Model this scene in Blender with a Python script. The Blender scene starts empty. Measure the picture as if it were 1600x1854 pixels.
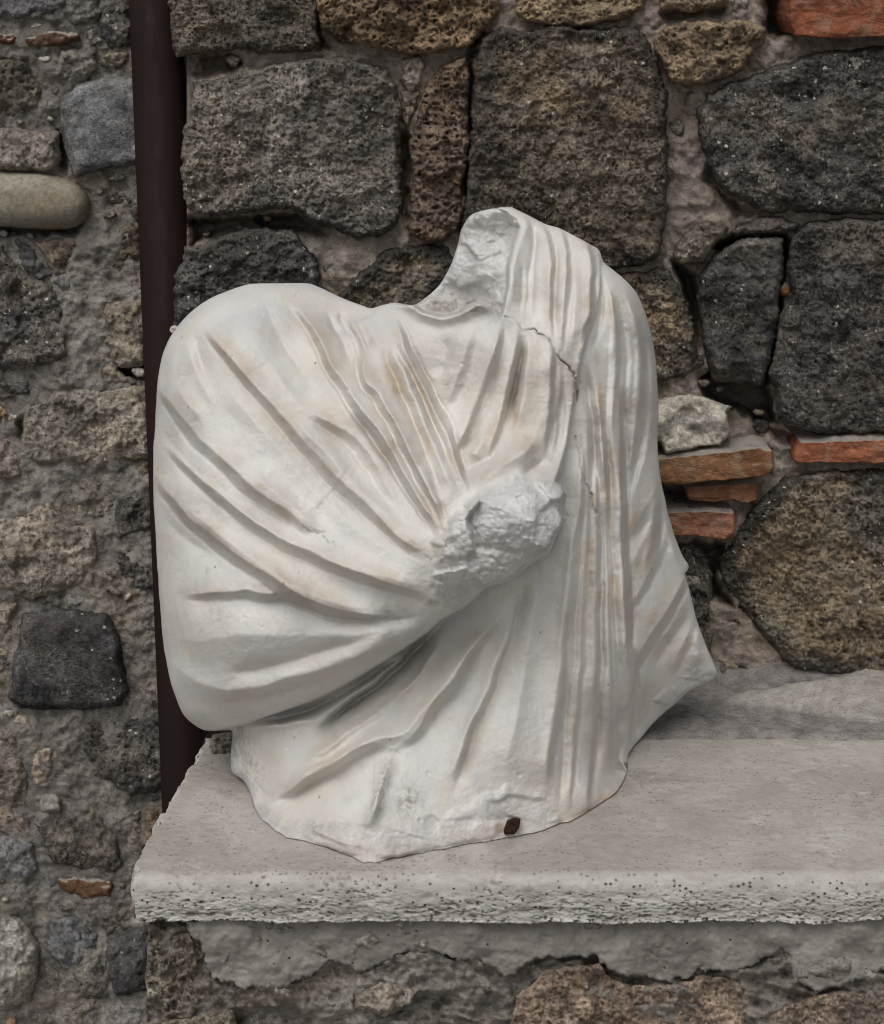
import bpy, math, random
import numpy as np
from mathutils import Vector
R = math.radians
SC = bpy.context.scene
COL = SC.collection

# ------------------------------------------------------------------ camera
CX, CY, CZ = 0.0, -2.777, 1.05
PITCH = R(16.0)
FPX = 3700.0                       # focal length in photo pixels (photo 1600 wide)
cam = bpy.data.cameras.new('camera')
cam.sensor_fit = 'HORIZONTAL'; cam.sensor_width = 36.0; cam.lens = 36.0 * FPX / 1600.0
cam.clip_start = 0.05; cam.clip_end = 400.0
cam.dof.use_dof = True; cam.dof.focus_distance = 2.66; cam.dof.aperture_fstop = 13.0
camo = bpy.data.objects.new('camera', cam); COL.objects.link(camo)
camo.location = (CX, CY, CZ); camo.rotation_euler = (R(90) - PITCH, 0, 0)
SC.camera = camo
SC.render.resolution_x = 884; SC.render.resolution_y = 1024

# ------------------------------------------------------------------ light
SUN_EL, SUN_AZ = 54.0, 200.0       # degrees; azimuth clockwise from +Y (the sun stands behind the camera, to its left)
w = bpy.data.worlds.new('World'); SC.world = w; w.use_nodes = True
nt = w.node_tree; nt.nodes.clear()
sky = nt.nodes.new('ShaderNodeTexSky'); sky.sky_type = 'NISHITA'; sky.sun_disc = False
sky.sun_elevation = R(SUN_EL); sky.sun_rotation = R(SUN_AZ)
sky.air_density = 1.0; sky.dust_density = 4.0; sky.ozone_density = 1.0
hs = nt.nodes.new('ShaderNodeHueSaturation'); hs.inputs['Saturation'].default_value = 0.22
bg = nt.nodes.new('ShaderNodeBackground'); bg.inputs['Strength'].default_value = 0.10
wo = nt.nodes.new('ShaderNodeOutputWorld')
nt.links.new(sky.outputs[0], hs.inputs['Color']); nt.links.new(hs.outputs[0], bg.inputs['Color'])
nt.links.new(bg.outputs[0], wo.inputs['Surface'])
sl = bpy.data.lights.new('sun', 'SUN'); sl.energy = 1.15; sl.angle = R(34); sl.color = (1.0, 0.97, 0.93)
so = bpy.data.objects.new('sun', sl); COL.objects.link(so)
sd_ = Vector((math.sin(R(SUN_AZ)) * math.cos(R(SUN_EL)), math.cos(R(SUN_AZ)) * math.cos(R(SUN_EL)), math.sin(R(SUN_EL))))
so.rotation_euler = (-sd_).to_track_quat('-Z', 'Y').to_euler(); so.location = sd_ * 8
SC.view_settings.view_transform = 'Standard'; SC.view_settings.look = 'None'
SC.view_settings.exposure = 0.0; SC.view_settings.gamma = 1.0
SC.cycles.use_denoising = True; SC.cycles.use_adaptive_sampling = False; SC.cycles.filter_width = 1.05

# ------------------------------------------------------------------ numpy helpers
def ray(u, v):
    u = np.asarray(u, float); v = np.asarray(v, float)
    a = (u - 800.0) / FPX; b = -(v - 927.0) / FPX
    cp, sp = math.cos(PITCH), math.sin(PITCH)
    return a, cp + b * sp, -sp + b * cp
def on_y(u, v, y):
    dx, dy, dz = ray(u, v); t = (np.asarray(y, float) - CY) / dy
    return np.stack([CX + t * dx, CY + t * dy, CZ + t * dz], -1)
def y_at_z(u, v, z=0.0):
    dx, dy, dz = ray(u, v); return CY + (z - CZ) / dz * dy
def on_z(u, v, z=0.0):
    return on_y(u, v, y_at_z(u, v, z))

def _h(i, j, s):
    i = i.astype(np.int64).astype(np.uint64); j = j.astype(np.int64).astype(np.uint64)
    n = i * np.uint64(374761393) + j * np.uint64(668265263) + np.uint64((s * 2246822519 + 3266489917) & 0xffffffffffff)
    n = (n ^ (n >> np.uint64(13))) * np.uint64(1274126177)
    n = (n ^ (n >> np.uint64(16))) * np.uint64(2654435761)
    n = n ^ (n >> np.uint64(15))
    return (n & np.uint64(0xffffff)).astype(float) / float(0x1000000)
def vn(x, y, s=0):
    xi = np.floor(x); yi = np.floor(y); fx = x - xi; fy = y - yi
    fx = fx ** 3 * (fx * (fx * 6 - 15) + 10); fy = fy ** 3 * (fy * (fy * 6 - 15) + 10)
    a = _h(xi, yi, s); b = _h(xi + 1, yi, s); c = _h(xi, yi + 1, s); d = _h(xi + 1, yi + 1, s)
    return ((a * (1 - fx) + b * fx) * (1 - fy) + (c * (1 - fx) + d * fx) * fy) * 2 - 1
def fbm(x, y, s=0, o=4, g=0.5):
    r = 0; a = 1; t = 0
    for k in range(o):
        r = r + a * vn(x + 17.3 * k, y - 9.1 * k, s + k); t += a; a *= g; x = x * 2.03; y = y * 2.03
    return r / t
def pits(x, y, s=0, keep=0.6, rmin=.15, rmax=.45):
    """round holes in a jittered grid: 0 outside, up to 1 at a hole's centre"""
    xi = np.floor(x); yi = np.floor(y); out = np.zeros_like(x)
    for di in (-1, 0, 1):
        for dj in (-1, 0, 1):
            ci = xi + di; cj = yi + dj
            px = ci + .15 + .7 * _h(ci, cj, s); py = cj + .15 + .7 * _h(ci, cj, s + 1)
            r = rmin + (rmax - rmin) * _h(ci, cj, s + 2) ** 2
            on = _h(ci, cj, s + 3) < keep
            d = np.hypot(x - px, y - py) / r
            out = np.maximum(out, np.where(on & (d < 1), (1 - d * d), 0))
    return out
def facets(x, y, s=0, sharp=16.0):
    """broken stone: patches of flat facets, each tilted its own way"""
    xi = np.floor(x); yi = np.floor(y); W = 0; H = 0
    for di in (-1, 0, 1):
        for dj in (-1, 0, 1):
            ci = xi + di; cj = yi + dj
            dx = x - (ci + .1 + .8 * _h(ci, cj, s)); dy = y - (cj + .1 + .8 * _h(ci, cj, s + 1))
            w_ = np.exp(-sharp * (dx * dx + dy * dy)) + 1e-12
            H = H + w_ * ((_h(ci, cj, s + 2) - .5) * 2.2 * dx + (_h(ci, cj, s + 3) - .5) * 2.2 * dy + (_h(ci, cj, s + 4) - .5) * .9); W = W + w_
    return H / W
def sstep(x, a, b):
    t = np.clip((x - a) / (b - a), 0, 1); return t * t * (3 - 2 * t)
def smooth_line(pts, n=6):
    P = np.array(pts, float); Q = np.vstack([2 * P[0] - P[1], P, 2 * P[-1] - P[-2]]); out = []
    for k in range(len(P) - 1):
        p0, p1, p2, p3 = Q[k], Q[k + 1], Q[k + 2], Q[k + 3]
        for t in np.linspace(0, 1, n, endpoint=False):
            out.append(.5 * ((2 * p1) + (-p0 + p2) * t + (2 * p0 - 5 * p1 + 4 * p2 - p3) * t * t + (-p0 + 3 * p1 - 3 * p2 + p3) * t ** 3))
    out.append(P[-1]); return np.array(out)
def line_dist(px, py, L):
    """signed distance (+ on the right hand when walking along L on the picture), parameter 0..1"""
    best = np.full(px.shape, 1e18); sg = np.zeros(px.shape); tt = np.zeros(px.shape)
    seg = np.hypot(*(L[1:, :2] - L[:-1, :2]).T); cum = np.concatenate([[0], np.cumsum(seg)]); tot = cum[-1]
    for k in range(len(L) - 1):
        ax, ay = L[k, :2]; dx, dy = L[k + 1, :2] - L[k, :2]; l2 = dx * dx + dy * dy + 1e-9
        t = np.clip(((px - ax) * dx + (py - ay) * dy) / l2, 0, 1)
        ex = px - ax - t * dx; ey = py - ay - t * dy; d = ex * ex + ey * ey
        m = d < best
        best = np.where(m, d, best); sg = np.where(m, dx * (py - ay) - dy * (px - ax), sg)
        tt = np.where(m, (cum[k] + t * seg[k]) / tot, tt)
    return np.sqrt(best) * np.where(sg >= 0, 1, -1), tt
def poly_sd(px, py, P):
    """signed distance to a closed polygon (+ inside), nearest boundary point"""
    best = np.full(px.shape, 1e18); nx = np.zeros(px.shape); ny = np.zeros(px.shape); ins = np.zeros(px.shape, bool)
    n = len(P)
    for k in range(n):
        ax, ay = P[k]; bx, by = P[(k + 1) % n]; dx, dy = bx - ax, by - ay; l2 = dx * dx + dy * dy + 1e-9
        t = np.clip(((px - ax) * dx + (py - ay) * dy) / l2, 0, 1)
        qx = ax + t * dx; qy = ay + t * dy; d = (px - qx) ** 2 + (py - qy) ** 2
        m = d < best; best = np.where(m, d, best); nx = np.where(m, qx, nx); ny = np.where(m, qy, ny)
        if dy != 0:
            ins ^= ((ay > py) != (by > py)) & (px < dx * (py - ay) / dy + ax)
    d = np.sqrt(best); return np.where(ins, d, -d), nx, ny

def mesh_obj(name, V, F, mat, parent=None, origin=None, attrs=None, smooth=True):
    V = np.asarray(V, np.float64)
    if origin is None: origin = (V.min(0) + V.max(0)) / 2
    origin = np.asarray(origin, float)
    me = bpy.data.meshes.new(name)
    F = [np.asarray(f, np.int64) for f in (F if isinstance(F, list) else [F])]
    me.vertices.add(len(V)); me.vertices.foreach_set('co', (V - origin).astype(np.float32).ravel())
    nl = sum(f.size for f in F); nf = sum(len(f) for f in F)
    me.loops.add(nl); me.loops.foreach_set('vertex_index', np.concatenate([f.ravel() for f in F]).astype(np.int32))
    sizes = np.concatenate([np.full(len(f), f.shape[1], np.int32) for f in F])
    starts = np.concatenate([[0], np.cumsum(sizes)[:-1]]).astype(np.int32)
    me.polygons.add(nf); me.polygons.foreach_set('loop_start', starts)
    try: me.polygons.foreach_set('loop_total', sizes)
    except Exception: pass
    me.polygons.foreach_set('use_smooth', np.full(nf, smooth, bool))
    me.update(calc_edges=True); me.validate()
    for k, a in (attrs or {}).items():
        at = me.attributes.new(k, 'FLOAT', 'POINT'); at.data.foreach_set('value', np.asarray(a, np.float32))
    me.materials.append(mat)
    o = bpy.data.objects.new(name, me); COL.objects.link(o)
    if parent is not None:
        o.parent = parent; o.location = Vector(origin) - parent.location
    else:
        o.location = origin
    return o
def thing(name, label, cat, loc):
    o = bpy.data.objects.new(name, None); COL.objects.link(o); o.location = loc; o.empty_display_size = .05
    o['label'] = label; o['category'] = cat; return o
def tag(o, label, cat): o['label'] = label; o['category'] = cat; return o

def rim_edges(Q):
    E = np.concatenate([Q[:, [0, 1]], Q[:, [1, 2]], Q[:, [2, 3]], Q[:, [3, 0]]])
    key = np.sort(E, 1); kk = key[:, 0] * (10 ** 8) + key[:, 1]
    _, inv, cnt = np.unique(kk, return_inverse=True, return_counts=True)
    return E[cnt[inv] == 1]

def relief_grid(P, step, warp=0.0, wscale=18.0, seed=0):
    """grid of points filling polygon P (photo pixels); the rim is snapped onto the outline"""
    P = np.array(P, float); lo = P.min(0) - warp - step; hi = P.max(0) + warp + step
    us = np.arange(lo[0], hi[0] + step, step); vs = np.arange(lo[1], hi[1] + step, step)
    U, Vv = np.meshgrid(us, vs); U = U.ravel(); Vv = Vv.ravel()
    if warp:
        wu = warp * fbm(U / wscale, Vv / wscale, seed + 50, 4, .6); wv = warp * fbm(U / wscale, Vv / wscale, seed + 70, 4, .6)
    else: wu = wv = 0
    sd, nx, ny = poly_sd(U + wu, Vv + wv, P)
    nu, nv = len(us), len(vs); idx = np.arange(nu * nv).reshape(nv, nu)
    Q = np.stack([idx[:-1, :-1], idx[1:, :-1], idx[1:, 1:], idx[:-1, 1:]], -1).reshape(-1, 4)
    ok = sd > -.72 * step; Q = Q[ok[Q].all(1)]
    Er = np.unique(rim_edges(Q)); out = sd < 0; out[Er] = True
    U = np.where(out, nx - wu, U); Vv = np.where(out, ny - wv, Vv); sd = np.maximum(sd, 0)
    used = np.unique(Q); mp = np.full(nu * nv, -1); mp[used] = np.arange(len(used))
    Q = mp[Q]
    return U[used], Vv[used], sd[used], Q
REG = []
def stone(name, P, mat, parent, y0, prot, round_px=13, step=2.3, rough=.010, pit=0.0, pitpx=9.0, warp=6.0, seed=None,
          tilt=(0, 0), back=.05, straight=False, color=(1, 1, 1), power=2.4, lump=.010, crag=0.0, fac=1.0):
    """one wall stone: outline P, rounded shoulders, rough broken face, body going back into the wall"""
    seed = seed if seed is not None else int(abs(P[0][0] * 7 + P[0][1] * 13)) + len(P)
    REG.append(np.array(P, float)); u, v, sd, Q = relief_grid(P, step, warp, 26.0, seed)
    c = np.array(P, float).mean(0)
    k = np.clip(sd / round_px, 0, 1); prof = (1 - (1 - k) ** power) ** (1 / power)
    if straight: prof = .86 + .14 * prof
    h = prot * prof + tilt[0] * (u - c[0]) / 100 + tilt[1] * (v - c[1]) / 100
    ed = .35 + .65 * prof
    h = h + ed * (lump * fbm(u / 70, v / 70, seed, 2) + rough * fbm(u / 30, v / 30, seed + 5, 5, .72))
    if rough > .004:
        h = h - ed * rough * .6 * np.maximum(0, fbm(u / 15, v / 13, seed + 6, 3, .6)) + ed * rough * .45 * fbm(u / 6, v / 6, seed + 7, 2)
    if rough > .004:
        h = h + fac * ed * (.013 * facets(u / 95 + .15 * vn(u / 40, v / 40, 9), v / 80, seed + 61, 14) + .006 * facets(u / 30, v / 26, seed + 63, 20) + .0025 * facets(u / 11, v / 10, seed + 65, 22))
    if crag:
        q = fbm(u / 38, v / 38, seed + 9, 3, .5); h = h + crag * ed * (np.abs(q) * 2 - .5)
    if pit:
        h = h - ed * pit * pits(u / pitpx + .3 * vn(u / 9, v / 9, 3), v / (pitpx * .8), seed + 11, .62, .15, .5)
        h = h - ed * pit * .45 * pits(u / (pitpx * .5), v / (pitpx * .45), seed + 21, .5, .2, .5)
    y = y0 - h
    V = on_y(u, v, y); n = len(V)
    E = rim_edges(Q); rim = np.unique(E); mp = np.full(n, -1); mp[rim] = n + np.arange(len(rim))
    if straight:
        B = V[rim].copy(); B[:, 1] = y0 + back
        B += .0 
    else:
        B = on_y(u[rim], v[rim], y0 + back)
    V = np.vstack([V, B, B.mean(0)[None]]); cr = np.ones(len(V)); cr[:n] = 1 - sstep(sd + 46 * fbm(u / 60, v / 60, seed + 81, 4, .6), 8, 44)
    S = np.stack([E[:, 1], E[:, 0], mp[E[:, 0]], mp[E[:, 1]]], -1)
    T = np.stack([mp[E[:, 1]], mp[E[:, 0]], np.full(len(E), len(V) - 1)], -1)
    o = mesh_obj(name, V, [Q, S, T], mat, parent, attrs={'crust': cr}); o.color = (*color, 1); return o

# ------------------------------------------------------------------ materials
class NT:
    def __init__(s, name):
        s.m = bpy.data.materials.new(name); s.m.use_nodes = True; s.t = s.m.node_tree; s.t.nodes.clear()
        s.out = s.n('ShaderNodeOutputMaterial'); s.b = s.n('ShaderNodeBsdfPrincipled')
        s.l(s.b.outputs[0], s.out.inputs['Surface'])
    def n(s, k, **kw):
        nd = s.t.nodes.new(k)
        for a, b in kw.items(): setattr(nd, a, b)
        return nd
    def l(s, a, b): s.t.links.new(a, b)
    def put(s, sock, v):
        if hasattr(v, 'is_linked') or isinstance(v, bpy.types.NodeSocket): s.l(v, sock)
        elif isinstance(v, (tuple, list)) and len(v) == 3 and sock.type == 'RGBA': sock.default_value = (*v, 1)
        else: sock.default_value = v
    def coords(s, rnd=True, scale=None):
        tc = s.n('ShaderNodeTexCoord'); c = tc.outputs['Object']
        if rnd:
            oi = s.n('ShaderNodeObjectInfo'); mu = s.math('MULTIPLY', oi.outputs['Random'], 57.0)
            va = s.n('ShaderNodeVectorMath', operation='ADD'); s.l(c, va.inputs[0]); s.l(mu, va.inputs[1]); c = va.outputs[0]
            s.oi = oi
        if scale:
            vm = s.n('ShaderNodeVectorMath', operation='MULTIPLY'); s.l(c, vm.inputs[0]); vm.inputs[1].default_value = scale; c = vm.outputs[0]
        return c
    def math(s, op, a, b=None, clamp=False):
        nd = s.n('ShaderNodeMath', operation=op, use_clamp=clamp); s.put(nd.inputs[0], a)
        if b is not None: s.put(nd.inputs[1], b)
        return nd.outputs[0]
    def noise(s, c, scale, detail=4, rough=.55, dist=0.0):
        nd = s.n('ShaderNodeTexNoise'); s.l(c, nd.inputs['Vector']); nd.inputs['Scale'].default_value = scale
        nd.inputs['Detail'].default_value = detail; nd.inputs['Roughness'].default_value = rough; nd.inputs['Distortion'].default_value = dist
        return nd.outputs[0]
    def voro(s, c, scale, feature='F1', rnd=1.0):
        nd = s.n('ShaderNodeTexVoronoi', feature=feature); s.l(c, nd.inputs['Vector']); nd.inputs['Scale'].default_value = scale
        nd.inputs['Randomness'].default_value = rnd; return nd
    def map(s, v, a, b, c=0.0, d=1.0):
        nd = s.n('ShaderNodeMapRange'); nd.interpolation_type = 'SMOOTHSTEP'; s.put(nd.inputs[0], v)
        for k, x in zip((1, 2, 3, 4), (a, b, c, d)): s.put(nd.inputs[k], x)
        return nd.outputs[0]
    def mix(s, f, a, b, mode='MIX'):
        nd = s.n('ShaderNodeMix', data_type='RGBA', blend_type=mode); s.put(nd.inputs[0], f); s.put(nd.inputs[6], a); s.put(nd.inputs[7], b)
        return nd.outputs[2]
    def bump(s, h, strength, dist, prev=None):
        nd = s.n('ShaderNodeBump'); nd.inputs['Strength'].default_value = strength; nd.inputs['Distance'].default_value = dist
        s.l(h, nd.inputs['Height'])
        if prev is not None: s.l(prev, nd.inputs['Normal'])
        return nd.outputs[0]
    def attr(s, name):
        nd = s.n('ShaderNodeAttribute', attribute_name=name); return nd.outputs['Fac']
    def done(s, col, rough=.9, normal=None, spec=.25):
        s.put(s.b.inputs['Base Color'], col); s.put(s.b.inputs['Roughness'], rough)
        s.b.inputs['Specular IOR Level'].default_value = spec
        if normal is not None: s.l(normal, s.b.inputs['Normal'])
        return s.m

def rock(name, dark, mid, warm, lichen=.5, warm_amt=.5, pit_scale=170.0, pit_dark=.65, patch=9.0, bump=1.0, speck=(.66, .63, .56), crust=0.0, streak=None):
    t = NT(name); c = t.coords()
    n1 = t.noise(c, patch, 6, .62, .4); n2 = t.noise(c, 55, 6, .68); n3 = t.noise(c, 420, 3, .6); n5 = t.noise(c, 150, 5, .7)
    n4 = t.noise(c, patch * .7 + 3, 5, .6, .8)
    col = t.mix(t.map(n1, .36, .62), dark, mid)
    col = t.mix(t.math('MULTIPLY', t.map(n4, .46, .60), warm_amt), col, warm)
    col = t.mix(t.map(n2, .32, .68), t.mix(1.0, col, (.62, .62, .62), 'MULTIPLY'), t.mix(1.0, col, (1.36, 1.34, 1.31), 'MULTIPLY'))
    col = t.mix(t.map(n5, .34, .66), t.mix(1.0, col, (.70, .70, .70), 'MULTIPLY'), t.mix(1.0, col, (1.3, 1.3, 1.29), 'MULTIPLY'))
    col = t.mix(t.math('MULTIPLY', t.map(n3, .35, .65, .4, 0), .8), col, t.mix(1.0, col, (.4, .4, .4), 'MULTIPLY'))
    col = t.mix(t.math('MULTIPLY', t.map(t.noise(c, 15, 6, .65, .7), .50, .60), .55), col, t.mix(1.0, col, (.42, .42, .43), 'MULTIPLY'))
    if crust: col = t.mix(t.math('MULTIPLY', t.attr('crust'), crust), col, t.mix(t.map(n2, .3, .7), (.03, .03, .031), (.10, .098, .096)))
    cp = c
    if streak is not None:
        mp = t.n('ShaderNodeMapping'); t.l(c, mp.inputs['Vector']); mp.inputs['Rotation'].default_value = (0, streak, 0); mp.inputs['Scale'].default_value = (1, 1, .38); cp = mp.outputs[0]
    vp = t.voro(cp, pit_scale); pm = t.map(t.math('ADD', vp.outputs['Distance'], t.math('MULTIPLY', n3, .2)), .30, .44, 1, 0)
    pm = t.math('MULTIPLY', pm, t.map(t.noise(c, 22, 3), .38, .58))
    col = t.mix(t.math('MULTIPLY', pm, pit_dark), col, t.mix(1.0, col, (.25, .24, .23), 'MULTIPLY'))  # small pits darkened in the colour, since bump gives them no inner shade
    vl = t.voro(c, 95); sp = t.n('ShaderNodeSeparateColor'); t.l(vl.outputs['Color'], sp.inputs[0])
    wob = t.math('ADD', vl.outputs['Distance'], t.math('MULTIPLY', t.noise(c, 330, 3), .55))
    lm = t.math('MULTIPLY', t.map(wob, .44, .54, 1, 0), t.map(sp.outputs[0], .74, .80))
    lm = t.math('MULTIPLY', lm, t.map(t.noise(c, 8.5, 3), .42, .55))
    lm2 = t.math('MULTIPLY', t.map(t.noise(c, 48, 6, .75, .5), .57, .65), t.map(t.noise(c, 7.1, 3), .46, .60))
    lm3 = t.math('MULTIPLY', t.map(t.noise(c, 230, 3, .6), .63, .70), t.map(t.noise(c, 16, 4), .42, .6))
    lm = t.math('MAXIMUM', t.math('MAXIMUM', lm, t.math('MULTIPLY', lm2, .45)), t.math('MULTIPLY', lm3, .6))
    col = t.mix(t.math('MULTIPLY', lm, lichen), col, speck)
    col = t.mix(t.math('MULTIPLY', t.map(t.noise(c, 6.3, 6, .7, .5), .50, .64), .30), col, (.30, .27, .235))
    col = t.mix(1.0, col, t.oi.outputs['Color'], 'MULTIPLY')
    hb = t.math('SUBTRACT', t.math('ADD', t.math('MULTIPLY', n2, .9), t.math('MULTIPLY', n3, .45)), t.math('MULTIPLY', pm, .7))
    hb = t.math('ADD', hb, t.math('MULTIPLY', n5, .9))
    return t.done(col, .93, t.bump(hb, bump, .008), .12)

M = {}
M['basalt'] = rock('grey_basalt', (.125, .123, .119), (.305, .288, .262), (.33, .285, .225), 1.0, .4, pit_dark=.65, crust=.35)
M['black'] = rock('black_basalt', (.042, .042, .044), (.125, .122, .122), (.19, .172, .148), 1.0, .3, pit_dark=.6)
M['brown'] = rock('brown_basalt', (.095, .091, .085), (.29, .255, .21), (.40, .31, .21), .95, .7, patch=6, pit_dark=.6, crust=.85, streak=.5)
M['slate'] = rock('dense_grey_lava', (.088, .087, .088), (.165, .162, .160), (.28, .245, .20), 1.0, .5, pit_scale=230, pit_dark=.6, streak=-1.0)
M['tufa'] = rock('tan_tufa', (.33, .262, .195), (.55, .445, .325), (.62, .47, .32), .4, .5, pit_scale=95, pit_dark=.6, speck=(.72, .64, .53))
M['rubble'] = rock('grey_rubble', (.33, .31, .283), (.53, .495, .445), (.52, .45, .37), .4, .5, pit_scale=120, pit_dark=.4)
M['bluestone'] = rock('blue_grey_stone', (.185, .19, .20), (.30, .304, .314), (.31, .285, .262), .2, .3, pit_scale=260, pit_dark=.25, bump=.7)
M['pale'] = rock('pale_limestone', (.44, .42, .38), (.60, .575, .525), (.60, .54, .44), .2, .4, pit_scale=80, pit_dark=.15, bump=.35)

def mk_mortar(name, a, b, warm, bump=.9, pale=(.30, .27, .235), pale_amt=.5, patch=None):
    t = NT(name); c = t.coords(False); t.oi = t.n('ShaderNodeObjectInfo')
    n1 = t.noise(c, 5.5, 6, .6, .5); n2 = t.noise(c, 45, 6, .68); n3 = t.noise(c, 330, 4, .65)
    col = t.mix(t.map(n1, .35, .65), a, b)
    col = t.mix(t.math('MULTIPLY', t.map(t.noise(c, 8.3, 4, .6, .6), .5, .66), .7), col, warm)
    col = t.mix(t.map(n2, .28, .74), t.mix(1.0, col, (.6, .6, .6), 'MULTIPLY'), t.mix(1.0, col, (1.3, 1.3, 1.3), 'MULTIPLY'))
    col = t.mix(t.math('MULTIPLY', t.map(t.noise(c, 13, 5, .62, .8), .56, .68), pale_amt), col, pale)
    if patch: col = t.mix(t.attr('pale'), col, t.mix(t.map(n2, .3, .7), (.36, .335, .295), (.56, .53, .48)))
    v = t.voro(c, 210); sp = t.n('ShaderNodeSeparateColor'); t.l(v.outputs['Color'], sp.inputs[0])
    gr = t.math('MULTIPLY', t.map(v.outputs['Distance'], .2, .45, 1, 0), t.map(sp.outputs[1], .80, .9))
    col = t.mix(t.math('MULTIPLY', gr, .6), col, t.mix(sp.outputs[0], (.03, .03, .03), (.42, .38, .33)))
    col = t.mix(t.map(n3, .3, .7, .5, 0), col, t.mix(1.0, col, (.5, .5, .5), 'MULTIPLY'))
    hb = t.math('ADD', t.math('ADD', t.math('MULTIPLY', n2, 1.0), t.math('MULTIPLY', n3, .4)), t.math('MULTIPLY', t.noise(c, 130, 5, .7), .8))
    return t.done(col, .95, t.bump(hb, bump, .006), .12)
M['mortar'] = mk_mortar('wall_mortar', (.36, .30, .255), (.50, .435, .375), (.48, .38, .295), 1.0)
M['oldmortar'] = mk_mortar('old_grey_mortar', (.27, .252, .23), (.42, .392, .352), (.41, .345, .275), 1.2, (.50, .47, .425), .6)
M['bed'] = mk_mortar('grey_bedding_mortar', (.26, .245, .23), (.36, .34, .32), (.33, .305, .28), .8, patch=True)
M['pier'] = mk_mortar('brown_pier_mortar', (.32, .292, .255), (.47, .438, .39), (.46, .38, .305), 1.2)

def mk_plaster():
    t = NT('grey_plaster'); c = t.coords(False)
    n1 = t.noise(c, 6, 5, .55, .4); n2 = t.noise(c, 60, 5, .6)
    col = t.mix(t.map(n1, .35, .65), (.215, .200, .180), (.31, .292, .265))
    col = t.mix(t.map(n2, .3, .7, .35, 0), col, (.10, .092, .082))
    v = t.voro(c, 120); sp = t.n('ShaderNodeSeparateColor'); t.l(v.outputs['Color'], sp.inputs[0])
    pit = t.math('MULTIPLY', t.map(v.outputs['Distance'], .1, .22, 1, 0), t.map(sp.outputs[0], .86, .92))
    col = t.mix(pit, col, (.035, .032, .03))
    hb = t.math('SUBTRACT', t.math('ADD', t.math('MULTIPLY', n2, .5), t.math('MULTIPLY', t.noise(c, 300, 4, .6), .25)), pit)
    return t.done(col, .93, t.bump(hb, .6, .003), .15)
M['plaster'] = mk_plaster()

def mk_brick():
    t = NT('red_brick'); c = t.coords()
    n1 = t.noise(c, 12, 5, .6, .4); n2 = t.noise(c, 90, 5, .65); n3 = t.noise(c, 400, 3)
    col = t.mix(t.map(n1, .35, .65), (.25, .105, .06), (.38, .175, .10))
    col = t.mix(t.map(n2, .3, .7, .65, 0), col, (.13, .048, .028))
    col = t.mix(t.math('MULTIPLY', t.map(t.noise(c, 30, 5, .65, .6), .52, .64), .45), col, (.34, .27, .21))
    col = t.mix(1.0, col, t.oi.outputs['Color'], 'MULTIPLY')
    ge = t.n('ShaderNodeNewGeometry'); sp = t.n('ShaderNodeSeparateXYZ'); t.l(ge.outputs['Normal'], sp.inputs[0])
    du = t.math('MULTIPLY', t.map(sp.outputs[2], .6, .88), t.map(t.noise(c, 50, 4), .2, .5))
    col = t.mix(du, col, (.36, .33, .29))
    hb = t.math('ADD', n2, t.math('MULTIPLY', n3, .4))
    return t.done(col, .92, t.bump(hb, .9, .005), .15)
M['brick'] = mk_brick()

def mk_pebble():
    t = NT('smooth_pebble'); c = t.coords()
    n1 = t.noise(c, 9, 4, .55, .5); n2 = t.noise(c, 60, 4)
    col = t.mix(t.map(n1, .35, .65), (.22, .20, .15), (.33, .305, .24))
    col = t.mix(t.map(t.noise(c, 5, 3, .5, .6), .5, .68, 0, .7), col, (.21, .165, .095))
    col = t.mix(t.map(n2, .55, .75, 0, .3), col, (.10, .09, .07))
    n3 = t.noise(c, 150, 5, .7); col = t.mix(t.map(n3, .3, .7), t.mix(1.0, col, (.72, .72, .72), 'MULTIPLY'), t.mix(1.0, col, (1.2, 1.2, 1.2), 'MULTIPLY'))
    return t.done(col, .8, t.bump(n3, .3, .003), .2)
M['pebble'] = mk_pebble()

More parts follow.
